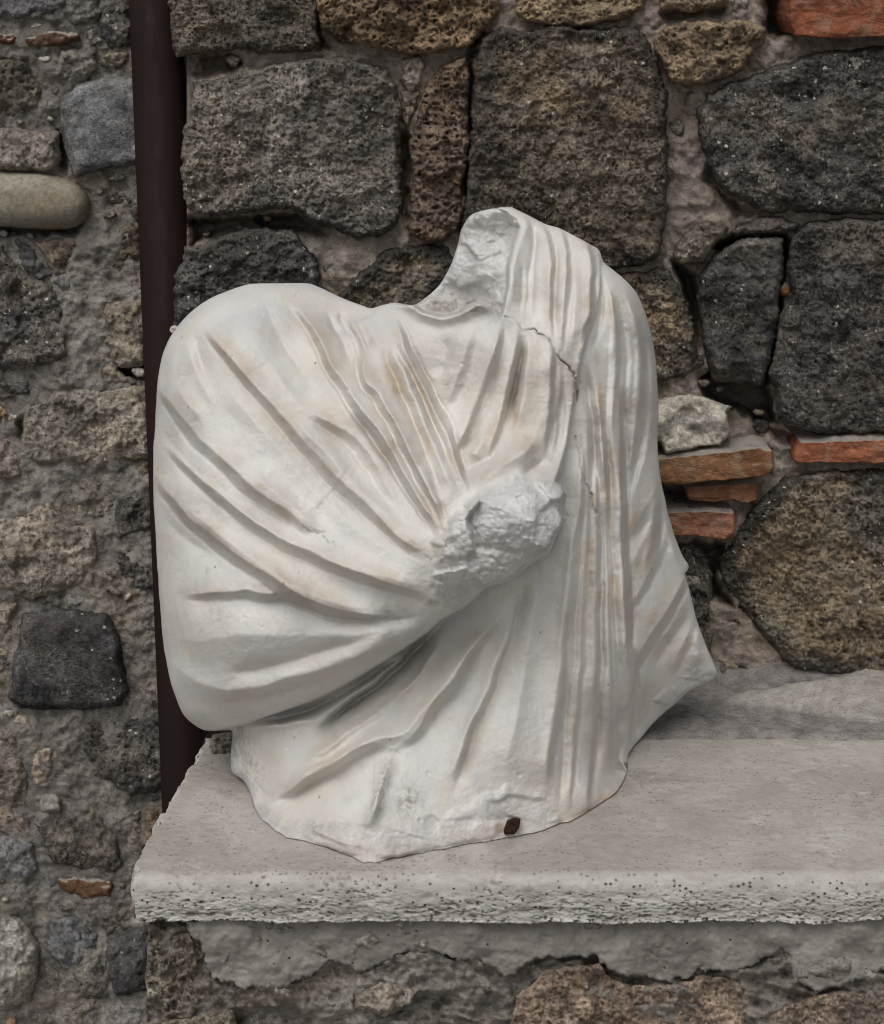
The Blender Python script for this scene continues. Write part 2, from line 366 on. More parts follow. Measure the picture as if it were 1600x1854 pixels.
def mk_travertine():
    t = NT('travertine'); c = t.coords(False); cs = t.coords(False, (1, 1, 4.0))
    n1 = t.noise(c, 5, 6, .6, .3); n2 = t.noise(c, 70, 5, .65); n3 = t.noise(c, 380, 3, .6); nb = t.noise(cs, 14, 5, .6, .6)
    sx = t.coords(False, (1.0, 5.0, 5.0)); ns = t.noise(sx, 190, 4, .65)
    top = t.attr('top')
    c_top = t.mix(t.map(n1, .34, .66), (.40, .372, .338), (.54, .512, .475))
    c_top = t.mix(t.map(t.noise(c, 11, 5, .62, .5), .54, .70, 0, .6), c_top, (.31, .275, .245))
    c_top = t.mix(t.map(t.noise(c, 33, 6, .7, .4), .58, .70, 0, .5), c_top, (.255, .23, .20))
    c_top = t.mix(t.map(t.noise(c, 3.2, 5, .65, .6), .50, .64, 0, .45), c_top, (.30, .262, .228))
    c_top = t.mix(t.map(t.noise(c, 26, 6, .7, .3), .55, .70, 0, .5), c_top, (.64, .61, .575))
    c_top = t.mix(t.map(ns, .3, .62, .3, 0), c_top, (.25, .225, .20))
    c_fr = t.mix(t.map(nb, .35, .65), (.43, .412, .378), (.60, .585, .55))
    c_fr = t.mix(t.map(t.noise(c, 26, 5, .65, .5), .56, .72, 0, .55), c_fr, (.27, .24, .20))
    col = t.mix(top, c_fr, c_top)
    col = t.mix(t.map(n2, .3, .7, .35, 0), col, t.mix(1.0, col, (.62, .6, .57), 'MULTIPLY'))
    v = t.voro(c, 150); sp = t.n('ShaderNodeSeparateColor'); t.l(v.outputs['Color'], sp.inputs[0])
    hole = t.math('MULTIPLY', t.map(v.outputs['Distance'], .16, .34, 1, 0), t.map(sp.outputs[0], .5, .6))
    hole = t.math('MULTIPLY', hole, t.map(t.noise(cs, 22, 3), .38, .54))
    hole = t.math('MULTIPLY', hole, t.map(top, 0, 1, 1, .35))
    col = t.mix(t.math('MULTIPLY', hole, .9), col, (.05, .042, .034))
    col = t.mix(t.math('MULTIPLY', t.attr('pit_shade'), .6), col, (.10, .088, .072))  # shade inside the modelled pits, painted into the colour
    hb = t.math('SUBTRACT', t.math('ADD', t.math('MULTIPLY', n2, .55), t.math('MULTIPLY', n3, .35)), hole)
    return t.done(col, .88, t.bump(hb, .65, .004), .2)
M['travertine'] = mk_travertine()

def mk_marble():
    t = NT('weathered_white_marble'); c = t.coords(False)
    n1 = t.noise(c, 4.5, 5, .6, .5); n2 = t.noise(c, 30, 6, .65); n3 = t.noise(c, 480, 3, .65); n4 = t.noise(c, 11, 5, .6, .9)
    col = t.mix(t.map(n1, .36, .64), (.605, .60, .582), (.73, .717, .683))
    col = t.mix(t.map(n4, .44, .68, 0, .6), col, (.62, .565, .485))
    col = t.mix(t.map(t.noise(c, 8, 5, .62, .7), .54, .72, 0, .5), col, (.47, .475, .48))
    st = t.math('MULTIPLY', t.math('POWER', t.attr('stain'), .75), t.map(n2, .25, .62, .35, 1.0))
    col = t.mix(t.math('MULTIPLY', st, .92), col, (.46, .37, .275))
    ru = t.math('MULTIPLY', t.attr('rust'), t.map(n2, .25, .6, .4, 1.0))
    col = t.mix(ru, col, (.40, .215, .085))
    gm = t.math('MULTIPLY', t.attr('grime'), t.map(t.noise(c, 85, 6, .75), .42, .62, .06, 1.0))
    col = t.mix(gm, col, (.20, .175, .145))
    br = t.attr('broken')
    col = t.mix(t.math('MULTIPLY', br, .55), col, t.mix(t.map(t.noise(c, 40, 5, .7), .35, .65), (.42, .42, .425), (.70, .70, .70)))
    v = t.voro(c, 34); sp = t.n('ShaderNodeSeparateColor'); t.l(v.outputs['Color'], sp.inputs[0])
    sk = t.math('MULTIPLY', t.map(t.math('ADD', v.outputs['Distance'], t.math('MULTIPLY', n3, .08)), .07, .12, 1, 0), t.map(sp.outputs[0], .84, .9))
    col = t.mix(t.math('MULTIPLY', sk, .7), col, (.13, .12, .11))
    gp = t.math('MULTIPLY', t.map(t.noise(c, 75, 5, .75, .4), .58, .72), t.map(t.noise(c, 9, 3), .5, .66))
    col = t.mix(t.math('MULTIPLY', gp, .65), col, (.27, .255, .235))
    n9 = t.noise(c, 800, 2, .6); col = t.mix(t.map(n9, .35, .65), t.mix(1.0, col, (.95, .95, .95), 'MULTIPLY'), t.mix(1.0, col, (1.04, 1.04, 1.035), 'MULTIPLY'))
    col = t.mix(t.map(n3, .3, .7, .16, 0), col, t.mix(1.0, col, (.72, .72, .72), 'MULTIPLY'))
    hb = t.math('ADD', t.math('MULTIPLY', n3, .35), t.math('MULTIPLY', t.noise(c, 140, 4, .6), .5))
    nb = t.bump(hb, .38, .0022)
    hb2 = t.math('MULTIPLY', t.math('ADD', t.noise(c, 60, 6, .72), t.math('MULTIPLY', t.noise(c, 200, 4, .7), .6)), t.math('ADD', br, .02))
    t.b.inputs['Subsurface Weight'].default_value = .06; t.b.inputs['Subsurface Radius'].default_value = (1, .85, .7)
    t.b.inputs['Subsurface Scale'].default_value = .004
    return t.done(col, t.map(n2, .3, .7, .55, .72), t.bump(hb2, .4, .005, nb), .3)
M['marble'] = mk_marble()

def mk_pipe():
    t = NT('dark_brown_paint'); c = t.coords(False)
    n = t.noise(c, 3, 4, .6); sc = t.coords(False, (1, 1, .25)); n2 = t.noise(sc, 90, 4, .6)
    col = t.mix(t.map(n, .3, .7), (.0125, .0062, .0062), (.018, .0095, .009))
    v = t.voro(c, 30); sp = t.n('ShaderNodeSeparateColor'); t.l(v.outputs['Color'], sp.inputs[0])
    sk = t.math('MULTIPLY', t.map(v.outputs['Distance'], .06, .1, 1, 0), t.map(sp.outputs[0], .8, .86))
    col = t.mix(t.math('MULTIPLY', sk, .5), col, (.10, .095, .09))
    return t.done(col, t.map(n2, .3, .7, .6, .75), t.bump(n2, .08, .002), .12)
M['pipe'] = mk_pipe()
def mk_simple(name, a, b, sc=80, rough=.8, bump=.5):
    t = NT(name); c = t.coords(False); n = t.noise(c, sc, 5, .65)
    return t.done(t.mix(t.map(n, .3, .7), a, b), rough, t.bump(n, bump, .003), .2)
M['iron'] = mk_simple('rusted_iron', (.012, .008, .006), (.05, .022, .012), 180)
M['shell'] = mk_simple('snail_shell', (.38, .34, .28), (.6, .57, .5), 120, .5, .1)
M['ground'] = mk_mortar('courtyard_gravel', (.30, .285, .26), (.38, .36, .33), (.34, .31, .27))

# ------------------------------------------------------------------ setting
GZ = -0.85
gs = np.linspace(-40, 40, 41); gx, gy = np.meshgrid(gs, gs)
GV = np.stack([gx.ravel(), gy.ravel(), np.full(gx.size, GZ)], -1)
gi = np.arange(41 * 41).reshape(41, 41)
g = mesh_obj('ground', GV, np.stack([gi[:-1, :-1], gi[:-1, 1:], gi[1:, 1:], gi[1:, :-1]], -1).reshape(-1, 4), M['ground'], origin=(0, 0, GZ))
g['kind'] = 'structure'

# ------------------------------------------------------------------ walls
YW = 0.0      # face of the main wall
YL = 0.17     # face of the recessed wall on the left
def mortar_sheet(name, u0, u1, v0, v1, step, y0, amp, holes, mat, parent, seed, side_back=None):
    us = np.arange(u0, u1 + step, step); vs = np.arange(v0, v1 + step, step)
    U, Vv = np.meshgrid(us, vs); u = U.ravel(); v = Vv.ravel()
    h = amp * fbm(u / 90, v / 90, seed, 4, .55) + amp * .5 * fbm(u / 22, v / 22, seed + 8, 4, .65)
    h += amp * .5 * np.maximum(0, fbm(u / 45, v / 30, seed + 31, 3, .6)) + amp * .12 * fbm(u / 7, v / 6, seed + 33, 3, .65) + amp * .3 * facets(u / 40, v / 34, seed + 37, 20) + amp * .12 * facets(u / 13, v / 11, seed + 39, 24)
    for P, d in holes:
        sd, _, _ = poly_sd(u + 4 * vn(u / 12, v / 12, 5), v + 4 * vn(u / 12, v / 12, 6), np.array(P, float)); h -= d * sstep(sd, -6, 14)
    V = on_y(u, v, y0 - h); nu, nv = len(us), len(vs); idx = np.arange(nu * nv).reshape(nv, nu)
    Q = [np.stack([idx[:-1, :-1], idx[1:, :-1], idx[1:, 1:], idx[:-1, 1:]], -1).reshape(-1, 4)]
    if side_back is not None:                      # a return of the wall going back at its left edge
        L = V[idx[:, 0]]; B = L.copy(); B[:, 1] = side_back; n = len(V); V = np.vstack([V, B]); b = n + np.arange(nv)
        Q.append(np.stack([idx[:-1, 0], b[:-1], b[1:], idx[1:, 0]], -1))
    return mesh_obj(name, V, Q, mat, parent)

wall = thing('stone_wall', 'rubble wall of big dark lava stones and red tiles right behind the marble torso', 'wall', (0.2, 0.05, GZ))
holes_r = [
    ([(1380, -40), (1432, -40), (1432, 62), (1405, 75), (1385, 60)], .13),
    ([(1215, 470), (1262, 500), (1268, 600), (1262, 640), (1245, 560)], .12),
    ([(1290, 440), (1330, 432), (1420, 424), (1428, 440), (1420, 520), (1390, 700), (1405, 770), (1380, 770), (1330, 740), (1270, 715), (1270, 690), (1340, 600)], .12),
    ([(724, 230), (746, 250), (742, 330), (740, 420), (724, 380)], .08),
    ([(335, 395), (430, 395), (540, 385), (600, 425), (560, 425), (440, 412), (350, 440)], .10),
    ([(315, 95), (420, 95), (440, 118), (350, 145), (320, 300), (300, 300)], .09),
    ([(845, 60), (880, 60), (855, 110), (850, 420), (838, 330)], .07),
    ([(1250, 975), (1310, 985), (1300, 1050), (1330, 1100), (1280, 1080)], .08),
    ([(570, -40), (585, -40), (580, 60), (600, 90), (570, 90)], .06),
    ([(1180, 50), (1200, 40), (1190, 20), (1330, 10), (1320, 28), (1240, 34)], .05),
    ([(1285, 290), (1300, 335), (1350, 375), (1400, 395), (1330, 390), (1275, 330)], .05),
    ([(1380, 770), (1440, 785), (1680, 792), (1680, 800), (1440, 805), (1400, 800)], .05),
    ([(1180, 880), (1250, 884), (1260, 920), (1180, 922)], .05),
]
mortar_sheet('mortar', 338, 2100, -260, 1290, 4, YW + .002, .018, holes_r, M['mortar'], wall, 3, side_back=YL + .05)
def S(P, kind, prot=.035, name='stone', par=None, y0=None, **kw):
    return stone(name, P, M[kind], par or wall, YW + .02 if y0 is None else y0, prot, **kw)
bas = dict(rough=.0062, pit=.0045, pitpx=7, lump=.010, crag=.003, warp=9)
S([(305, -70), (570, -70), (578, 75), (560, 95), (500, 100), (440, 90), (370, 95), (325, 105), (315, 90), (308, 40)], 'basalt', .05, color=(1.05, 1.0, .9), **bas)
S([(575, -70), (910, -70), (908, 20), (875, 60), (850, 88), (770, 98), (735, 103), (690, 92), (620, 75), (582, 55), (567, 20)], 'tufa', .055, color=(.82, .74, .66), rough=.012, pit=.010, pitpx=15, lump=.012, crag=.012)
S([(925, -70), (1178, -70), (1168, 18), (1130, 38), (1080, 45), (1050, 55), (1000, 50), (955, 40), (928, 20)], 'tufa', .05, color=(.95, .92, .85), rough=.01, pit=.008, pitpx=13, crag=.008)
S([(1190, -70), (1325, -70), (1322, 8), (1290, 18), (1240, 24), (1195, 15)], 'tufa', .045, color=(1.0, .98, .92), rough=.009, crag=.007)
S([(1180, 75), (1200, 45), (1250, 38), (1340, 35), (1385, 50), (1388, 80), (1360, 100), (1345, 125), (1320, 140), (1290, 150), (1250, 155), (1215, 150), (1200, 120), (1185, 95)], 'tufa', .06, color=(.92, .9, .85), rough=.01, pit=.007, pitpx=12, crag=.008)
S([(1318, -20), (1352, -20), (1362, 30), (1340, 42), (1308, 40)], 'pale', .03, warp=4, round_px=14)
S([(345, 150), (400, 140), (440, 125), (540, 105), (600, 105), (650, 110), (700, 130), (718, 150), (725, 200), (722, 300), (727, 380), (715, 410), (690, 428), (640, 430), (600, 415), (575, 408), (545, 385), (530, 375), (490, 385), (430, 390), (380, 395), (355, 390), (340, 370), (330, 330), (327, 260), (338, 210)], 'basalt', .06, color=(1.25, 1.22, 1.18), round_px=13, **bas)
S([(770, 150), (800, 118), (845, 100), (852, 140), (850, 200), (850, 290), (840, 330), (840, 390), (830, 420), (800, 440), (765, 440), (740, 425), (740, 380), (745, 330), (738, 265), (750, 220)], 'tufa', .055, color=(.60, .56, .58), rough=.010, pit=.012, pitpx=17, crag=.007)
S([(722, 108), (760, 100), (775, 120), (765, 150), (745, 170), (724, 150)], 'rubble', .03, round_px=16, color=(1.0, .95, .9))
S([(724, 160), (750, 160), (765, 155), (748, 215), (735, 235), (724, 220)], 'rubble', .025, round_px=12, color=(.7, .66, .62))
S([(870, 70), (905, 48), (960, 55), (1000, 45), (1060, 50), (1120, 50), (1160, 55), (1180, 90), (1200, 130), (1208, 170), (1205, 250), (1210, 330), (1208, 400), (1195, 460), (1150, 485), (1115, 490), (1040, 480), (900, 470), (830, 420), (845, 330), (850, 240), (855, 150)], 'brown', .065, color=(1.05, 1.0, .95), round_px=13, **bas)
S([(1320, 150), (1400, 120), (1480, 95), (1560, 85), (1760, 75), (1760, 390), (1560, 388), (1530, 390), (1470, 385), (1385, 388), (1355, 370), (1320, 355), (1295, 330), (1280, 290), (1260, 240), (1262, 200), (1280, 170)], 'slate', .06, color=(1.1, 1.07, 1.03), round_px=20, rough=.0046, pit=.004, pitpx=6, lump=.008)
S([(1215, 445), (1262, 400), (1320, 410), (1312, 430), (1290, 455), (1275, 478), (1230, 480), (1215, 465)], 'rubble', .06, color=(.85, .8, .76), round_px=22)
S([(1320, 420), (1360, 395), (1410, 390), (1450, 405), (1440, 418), (1380, 425), (1330, 430)], 'slate', .045, color=(1.3, 1.25, 1.2), round_px=12, warp=3)
S([(1290, 460), (1330, 435), (1380, 428), (1418, 430), (1420, 470), (1415, 520), (1405, 600), (1395, 650), (1380, 697), (1330, 695), (1290, 690), (1285, 665), (1265, 600), (1260, 540), (1265, 500)], 'slate', .055, color=(.95, .95, .95), round_px=18, rough=.0045, pit=.003, pitpx=7, crag=.003)
S([(1430, 430), (1460, 400), (1530, 394), (1760, 393), (1760, 785), (1560, 788), (1500, 790), (1430, 780), (1405, 760), (1400, 700), (1388, 680), (1400, 640), (1410, 570), (1430, 530), (1422, 480)], 'slate', .06, color=(1.0, .98, .97), round_px=20, rough=.0058, pit=.005, pitpx=7, lump=.012)
S([(1050, 500), (1115, 490), (1180, 485), (1215, 490), (1235, 530), (1255, 570), (1258, 620), (1270, 660), (1250, 680), (1195, 692), (1100, 690), (1050, 600)], 'brown', .05, color=(1.35, 1.3, 1.2), round_px=13, **bas)
S([(312, 520), (338, 445), (400, 425), (450, 412), (540, 420), (575, 470), (578, 520), (560, 640), (330, 640), (312, 600)], 'black', .06, color=(1.15, 1.15, 1.15), round_px=13, **bas)
S([(318, 655), (430, 648), (540, 652), (548, 790), (440, 812), (330, 806)], 'brown', .05, **bas)
S([(322, 828), (400, 822), (500, 830), (515, 970), (430, 985), (330, 980)], 'basalt', .045, **bas)
S([(326, 1000), (460, 995), (560, 1005), (548, 1150), (450, 1158), (332, 1150)], 'slate', .05, **bas)
S([(400, 1172), (560, 1170), (640, 1180), (630, 1275), (500, 1282), (398, 1270)], 'brown', .045, **bas)
S([(640, 500), (700, 450), (760, 438), (812, 450), (835, 480), (800, 580), (700, 600), (620, 580), (608, 535)], 'brown', .045, color=(.95, .95, .92), round_px=13, **bas)
S([(1140, 725), (1195, 722), (1250, 712), (1326, 735), (1316, 748), (1322, 790), (1300, 808), (1260, 812), (1205, 824), (1195, 800), (1140, 800)], 'pale', .075, color=(.92, .92, .90), round_px=6, rough=.0035, lump=.012, crag=.004, warp=3, power=3)
S([(1380, 900), (1420, 860), (1500, 850), (1760, 845), (1760, 1240), (1600, 1243), (1560, 1232), (1500, 1224), (1440, 1218), (1400, 1180), (1370, 1140), (1330, 1090), (1300, 1040), (1300, 1010), (1330, 970), (1350, 930)], 'brown', .055, color=(1.15, 1.15, 1.12), round_px=24, rough=.010, pit=.006, pitpx=9, lump=.014, crag=.005)
S([(1180, 985), (1262, 985), (1285, 1010), (1292, 1080), (1290, 1185), (1230, 1190), (1180, 1100)], 'slate', .03, color=(1.0, .97, .92), round_px=13, **bas)
S([(1300, 1198), (1358, 1196), (1362, 1226), (1298, 1228)], 'rubble', .03, color=(.75, .72, .72), round_px=8, warp=2)
# tiles and bricks set in the wall: flat pieces with a real upper face
def tile(P, prot, col=(1, 1, 1), back=.05):
    """flat fired tile bedded in the wall: worn front edge, dusty upper face running back into the masonry"""
    P = np.array(P, float); REG.append(P); seed = int(P[0, 0] + P[0, 1] * 3) % 997; N = 300
    C = np.vstack([P, P[:1]]); L = np.concatenate([[0], np.cumsum(np.hypot(*np.diff(C, axis=0).T))]); q = np.linspace(0, L[-1], N, endpoint=False)
    O = np.stack([np.interp(q, L, C[:, 0]), np.interp(q, L, C[:, 1])], -1)
    for _ in range(5): O = .5 * O + .25 * (np.roll(O, 1, 0) + np.roll(O, -1, 0))
    O = O + 3.2 * np.stack([fbm(O[:, 0] / 26, O[:, 1] / 20, seed, 4, .6), fbm(O[:, 0] / 26, O[:, 1] / 20, seed + 9, 4, .6)], -1)
    c = P.mean(0); rows = []; n0 = 0; VV = []
    for d in np.linspace(1, 0, 9)[:-1]:                       # the side faces, from the masonry to the front
        y = YW + .02 + back - d * 0 - (back + prot) * (1 - d)
        p = on_y(O[:, 0], O[:, 1], YW + .02 - prot); p[:, 1] = y; p[:, 2] += .0022 * fbm(O[:, 0] / 18, np.full(N, d * 6), seed + 3, 3); VV.append(p)
    for k in [1, .985, .965, .94, .91, .87, .83, .78, .73, .67, .61, .54, .47, .4, .32, .24, .16, .08, .0]:
        u = c[0] + (O[:, 0] - c[0]) * k; v = c[1] + (O[:, 1] - c[1]) * k
        h = prot - .006 * max(0, (k - .93) / .07) ** 2 + .004 * fbm(u / 40, v / 22, seed + 5, 4, .6) + .004 * facets(u / 60, v / 30, seed + 7, 10) + .0012 * fbm(u / 10, v / 9, seed + 8, 2) * min(1, k * 1.6)
        VV.append(on_y(u, v, YW + .02 - h))
    r = np.arange(len(VV) * N).reshape(len(VV), N); r2 = np.roll(r, -1, 1)
    F = np.stack([r[:-1], r[1:], r2[1:], r2[:-1]], -1).reshape(-1, 4)
    o = mesh_obj('brick', np.vstack(VV), F, M['brick'], wall); o.color = (*col, 1); return o
tile([(1432, -60), (1760, -60), (1760, 62), (1560, 68), (1490, 70), (1440, 65), (1430, 40)], .075, (.95, .8, .75))
tile([(1120, 828), (1200, 830), (1290, 820), (1380, 810), (1398, 815), (1402, 850), (1385, 862), (1330, 868), (1290, 870), (1240, 877), (1195, 875), (1120, 872)], .085, (.9, 1.05, .95))
tile([(1236, 882), (1330, 875), (1370, 873), (1373, 905), (1355, 912), (1330, 905), (1290, 910), (1245, 905)], .06, (.8, .9, .9))
tile([(1140, 926), (1290, 926), (1330, 930), (1330, 965), (1315, 977), (1260, 970), (1140, 966)], .065, (.95, 1.0, 1.05))
tile([(1450, 800), (1600, 797), (1760, 797), (1760, 838), (1560, 838), (1435, 838), (1440, 820)], .065, (1.1, .95, .9))
S([(1408, 520), (1420, 510), (1433, 518), (1434, 532), (1422, 540), (1410, 534)], 'brick', .03, 'brick', round_px=8, warp=2, step=2, rough=.003, lump=.002, y0=YW + .03, color=(1.2, 1.3, 1.0), back=.12)

lw = thing('recessed_wall', 'older mortar-smeared rubble wall set back to the left of the drainpipe', 'wall', (-.55, YL + .05, GZ))
mortar_sheet('mortar', -330, 420, -260, 2250, 3, YL, .016, [
    ([(108, 235), (124, 285), (118, 320), (108, 290)], .07), ([(-60, 405), (150, 408), (140, 425), (-60, 425)], .05),
    ([(200, 665), (260, 655), (262, 685), (215, 690)], .05), ([(30, 760), (42, 760), (42, 800), (34, 790)], .05)], M['oldmortar'], lw, 41)
def Lf(P, kind, prot=.022, name='stone', **kw):
    kw.setdefault('step', 3.0); kw.setdefault('rough', .008); kw.setdefault('warp', 9); kw.setdefault('round_px', 20)
    return S(P, kind, prot, name, lw, YL + .012, **kw)
Lf([(-60, -60), (115, -60), (120, 10), (100, 30), (60, 38), (-60, 35)], 'bluestone', .03, color=(.8, .78, .78))
Lf([(-60, 58), (25, 60), (35, 70), (20, 82), (-60, 80)], 'brick', .022, 'brick', color=(.5, .6, .7), warp=4, round_px=10)
Lf([(45, 70), (90, 55), (140, 60), (150, 72), (110, 85), (60, 92), (42, 85)], 'brick', .024, 'brick', color=(.45, .62, .75), warp=4, round_px=10)
Lf([(115, 20), (135, -40), (175, -40), (190, 20), (170, 45), (130, 45)], 'rubble', .024, color=(.95, 1, 1))
Lf([(180, 5), (235, -20), (245, 85), (200, 88), (175, 50)], 'slate', .02, color=(1.1, 1.1, 1.1))
Lf([(-60, 95), (50, 110), (80, 160), (75, 200), (30, 210), (-60, 205)], 'rubble', .03, color=(.62, .6, .56), pit=.006)
Lf([(105, 90), (170, 85), (175, 130), (160, 150), (115, 155), (100, 120)], 'rubble', .024)
Lf([(155, 55), (175, 48), (185, 75), (165, 85)], 'rubble', .02, warp=3, round_px=8)
Lf([(105, 190), (140, 150), (180, 140), (260, 140), (262, 300), (200, 305), (135, 320), (122, 290), (108, 230)], 'bluestone', .04, warp=5, rough=.004)
Lf([(-60, 222), (60, 235), (108, 240), (108, 290), (95, 310), (40, 312), (-60, 305)], 'rubble', .035, color=(.95, .92, .92), warp=5)
Lf(smooth_line([(-70, 308), (60, 312), (120, 324), (153, 345), (163, 374), (150, 403), (120, 415), (50, 414), (-70, 405)], 6), 'pebble', .055, warp=0, rough=.0006, lump=.002, round_px=48)
Lf([(-60, 430), (0, 440), (40, 490), (100, 520), (115, 580), (125, 640), (90, 660), (30, 672), (-60, 668)], 'black', .03, color=(1.8, 1.75, 1.7), pit=.006)
Lf([(25, 435), (60, 450), (95, 500), (70, 508), (40, 480)], 'bluestone', .018, color=(.6, .6, .62), round_px=10)
Lf([(95, 505), (180, 498), (192, 590), (160, 650), (122, 600)], 'bluestone', .010, color=(1.0, .98, .95), round_px=14, rough=.005)
Lf([(185, 555), (262, 540), (266, 660), (215, 665), (190, 620)], 'rubble', .026, color=(1.05, 1, .9))
Lf([(180, 420), (255, 400), (262, 530), (200, 540), (185, 480)], 'tufa', .016, color=(.75, .75, .75))
Lf([(-60, 690), (50, 690), (56, 712), (20, 725), (-60, 722)], 'slate', .03, color=(1.0, 1, 1), warp=4, round_px=10)
Lf([(45, 730), (100, 705), (270, 700), (276, 830), (200, 840), (60, 838), (38, 800)], 'rubble', .03, color=(1.15, 1.12, 1.06), pit=.003, warp=6)
Lf([(-60, 775), (20, 790), (42, 850), (20, 868), (-60, 862)], 'rubble', .024, color=(.85, .8, .8))
Lf([(-60, 880), (60, 868), (72, 880), (20, 902), (-60, 908)], 'brick', .02, 'brick', color=(.75, 1.1, 1.25), warp=5, round_px=9)
Lf([(30, 930), (80, 905), (130, 950), (175, 950), (182, 1040), (140, 1065), (60, 1085), (20, 1075), (-60, 1040), (-60, 940)], 'rubble', .034, color=(1.25, 1.2, 1.14), warp=7)
Lf([(215, 900), (285, 885), (292, 1060), (240, 1070), (205, 1020)], 'basalt', .022, color=(1.0, 1.0, 1.0), pit=.005)
Lf([(40, 1110), (100, 1100), (200, 1110), (215, 1150), (232, 1250), (220, 1280), (150, 1287), (40, 1285), (14, 1265), (25, 1180)], 'black', .045, color=(1.1, 1.1, 1.15), warp=5, round_px=17, rough=.004)
Lf([(65, 1300), (90, 1300), (105, 1360), (90, 1420), (60, 1430), (50, 1380)], 'pale', .02, color=(.78, .70, .65), warp=5)
Lf([(150, 1310), (300, 1290), (312, 1430), (230, 1440), (180, 1400), (150, 1350)], 'basalt', .024, color=(1.05, 1.05, 1.05), pit=.007, pitpx=11)
Lf([(60, 1480), (180, 1470), (220, 1530), (225, 1580), (170, 1580), (90, 1560)], 'basalt', .022, color=(1.15, 1.12, 1.1), pit=.005)
Lf([(-60, 1500), (60, 1530), (68, 1575), (20, 1600), (-60, 1600)], 'bluestone', .024, color=(1.0, 1.0, .98))
Lf([(100, 1590), (180, 1590), (205, 1600), (200, 1625), (150, 1628), (110, 1610)], 'brick', .022, 'brick', color=(.6, .75, .8), warp=5, round_px=9)
Lf([(232, 1592), (290, 1588), (290, 1628), (236, 1628)], 'brick', .024, 'brick', color=(.5, .5, .6), warp=3, round_px=9)
Lf([(-60, 1088), (30, 1092), (20, 1180), (6, 1262), (-60, 1270)], 'rubble', .012, color=(.9, .86, .82))
Lf([(242, 1082), (300, 1070), (306, 1275), (250, 1285), (240, 1230), (222, 1140)], 'rubble', .012, color=(.78, .76, .74))
Lf([(112, 1305), (146, 1302), (150, 1355), (178, 1405), (225, 1446), (180, 1466), (104, 1440), (98, 1420), (112, 1362)], 'rubble', .010, color=(.8, .76, .72))
Lf([(-60, 1330), (40, 1315), (52, 1440), (60, 1522), (-60, 1492)], 'rubble', .014, color=(.85, .8, .77))
Lf([(62, 842), (200, 846), (270, 838), (280, 880), (212, 895), (200, 940), (135, 945), (85, 898), (66, 868)], 'rubble', .010, color=(.85, .82, .76))
Lf([(118, 655), (160, 655), (195, 600), (215, 672), (250, 695), (105, 700), (60, 708), (62, 680)], 'rubble', .012, color=(.82, .79, .75))
Lf([(165, 420), (182, 412), (180, 478), (195, 540), (182, 552), (180, 496), (98, 500), (62, 440), (130, 430)], 'rubble', .009, color=(.8, .72, .65))
Lf([(230, 1465), (256, 1462), (252, 1530), (262, 1580), (232, 1585), (224, 1530)], 'rubble', .010, color=(.85, .83, .8))
Lf([(85, 1640), (205, 1632), (240, 1632), (256, 1675), (195, 1695), (165, 1645), (90, 1655)], 'rubble', .012, color=(.72, .71, .70))
Lf([(80, 1740), (120, 1765), (182, 1725), (205, 1805), (165, 1806), (70, 1826)], 'rubble', .012, color=(.8, .79, .77))
Lf([(240, 1640), (300, 1634), (300, 1675), (262, 1676)], 'rubble', .010, color=(.85, .82, .78))
Lf([(72, 1590), (98, 1588), (108, 1612), (150, 1632), (60, 1652), (25, 1645), (24, 1604)], 'bluestone', .012, color=(.9, .9, .88))
Lf([(-60, 1640), (40, 1660), (75, 1720), (60, 1810), (10, 1830), (-60, 1825)], 'pale', .045, color=(.75, .75, .75), warp=5, round_px=34)
Lf([(190, 1700), (260, 1680), (300, 1740), (300, 1790), (210, 1800), (188, 1750)], 'slate', .026, color=(.9, .9, .95))
Lf([(215, 1815), (330, 1805), (330, 1920), (205, 1920)], 'bluestone', .022, color=(1.2, 1.2, 1.2))
Lf([(262, 1462), (320, 1450), (320, 1535), (255, 1535)], 'tufa', .022, color=(.75, .75, .75), warp=4)
Lf([(90, 1660), (160, 1650), (180, 1720), (120, 1760), (85, 1720)], 'bluestone', .016, color=(.85, .85, .85))
Lf([(70, 1830), (170, 1810), (200, 1920), (60, 1920)], 'rubble', .02, color=(.8, .8, .78))

def fillers(n, box, rmin, rmax, kinds, par, y0, seed, prot, cols):
    """small chinking stones pressed into the mortar between the big ones"""
    rng = random.Random(seed); k = 0; tries = 0
    while k < n and tries < n * 60:
        tries += 1
        cu = rng.uniform(box[0], box[1]); cv = rng.uniform(box[2], box[3]); r = rng.uniform(rmin, rmax) * rng.uniform(.6, 1)
        ax = rng.uniform(1.0, 1.9); an = rng.uniform(-.5, .5); m = rng.randint(6, 8); P = []
        for q in range(m):
            a = 2 * math.pi * (q + rng.uniform(-.28, .28)) / m; rr = r * rng.uniform(.72, 1.1)
            x, y = rr * ax * math.cos(a), rr / ax ** .4 * math.sin(a); P.append((cu + x * math.cos(an) - y * math.sin(an), cv + x * math.sin(an) + y * math.cos(an)))
        T = np.array(P + [(cu, cv)]); bad = False
        for G in REG:
            if G[:, 0].min() - 60 < cu < G[:, 0].max() + 60 and G[:, 1].min() - 60 < cv < G[:, 1].max() + 60:
                d, _, _ = poly_sd(T[:, 0], T[:, 1], G)
                if d.max() > -3: bad = True; break
        if bad: continue
        c = rng.choice(cols)
        stone('stone', P, M[rng.choice(kinds)], par, y0, prot * rng.uniform(.6, 1.3), round_px=max(4, r * .35), step=2.6, rough=.0045, warp=r * .22, seed=seed + k, color=c, back=.06, fac=.5)
        k += 1
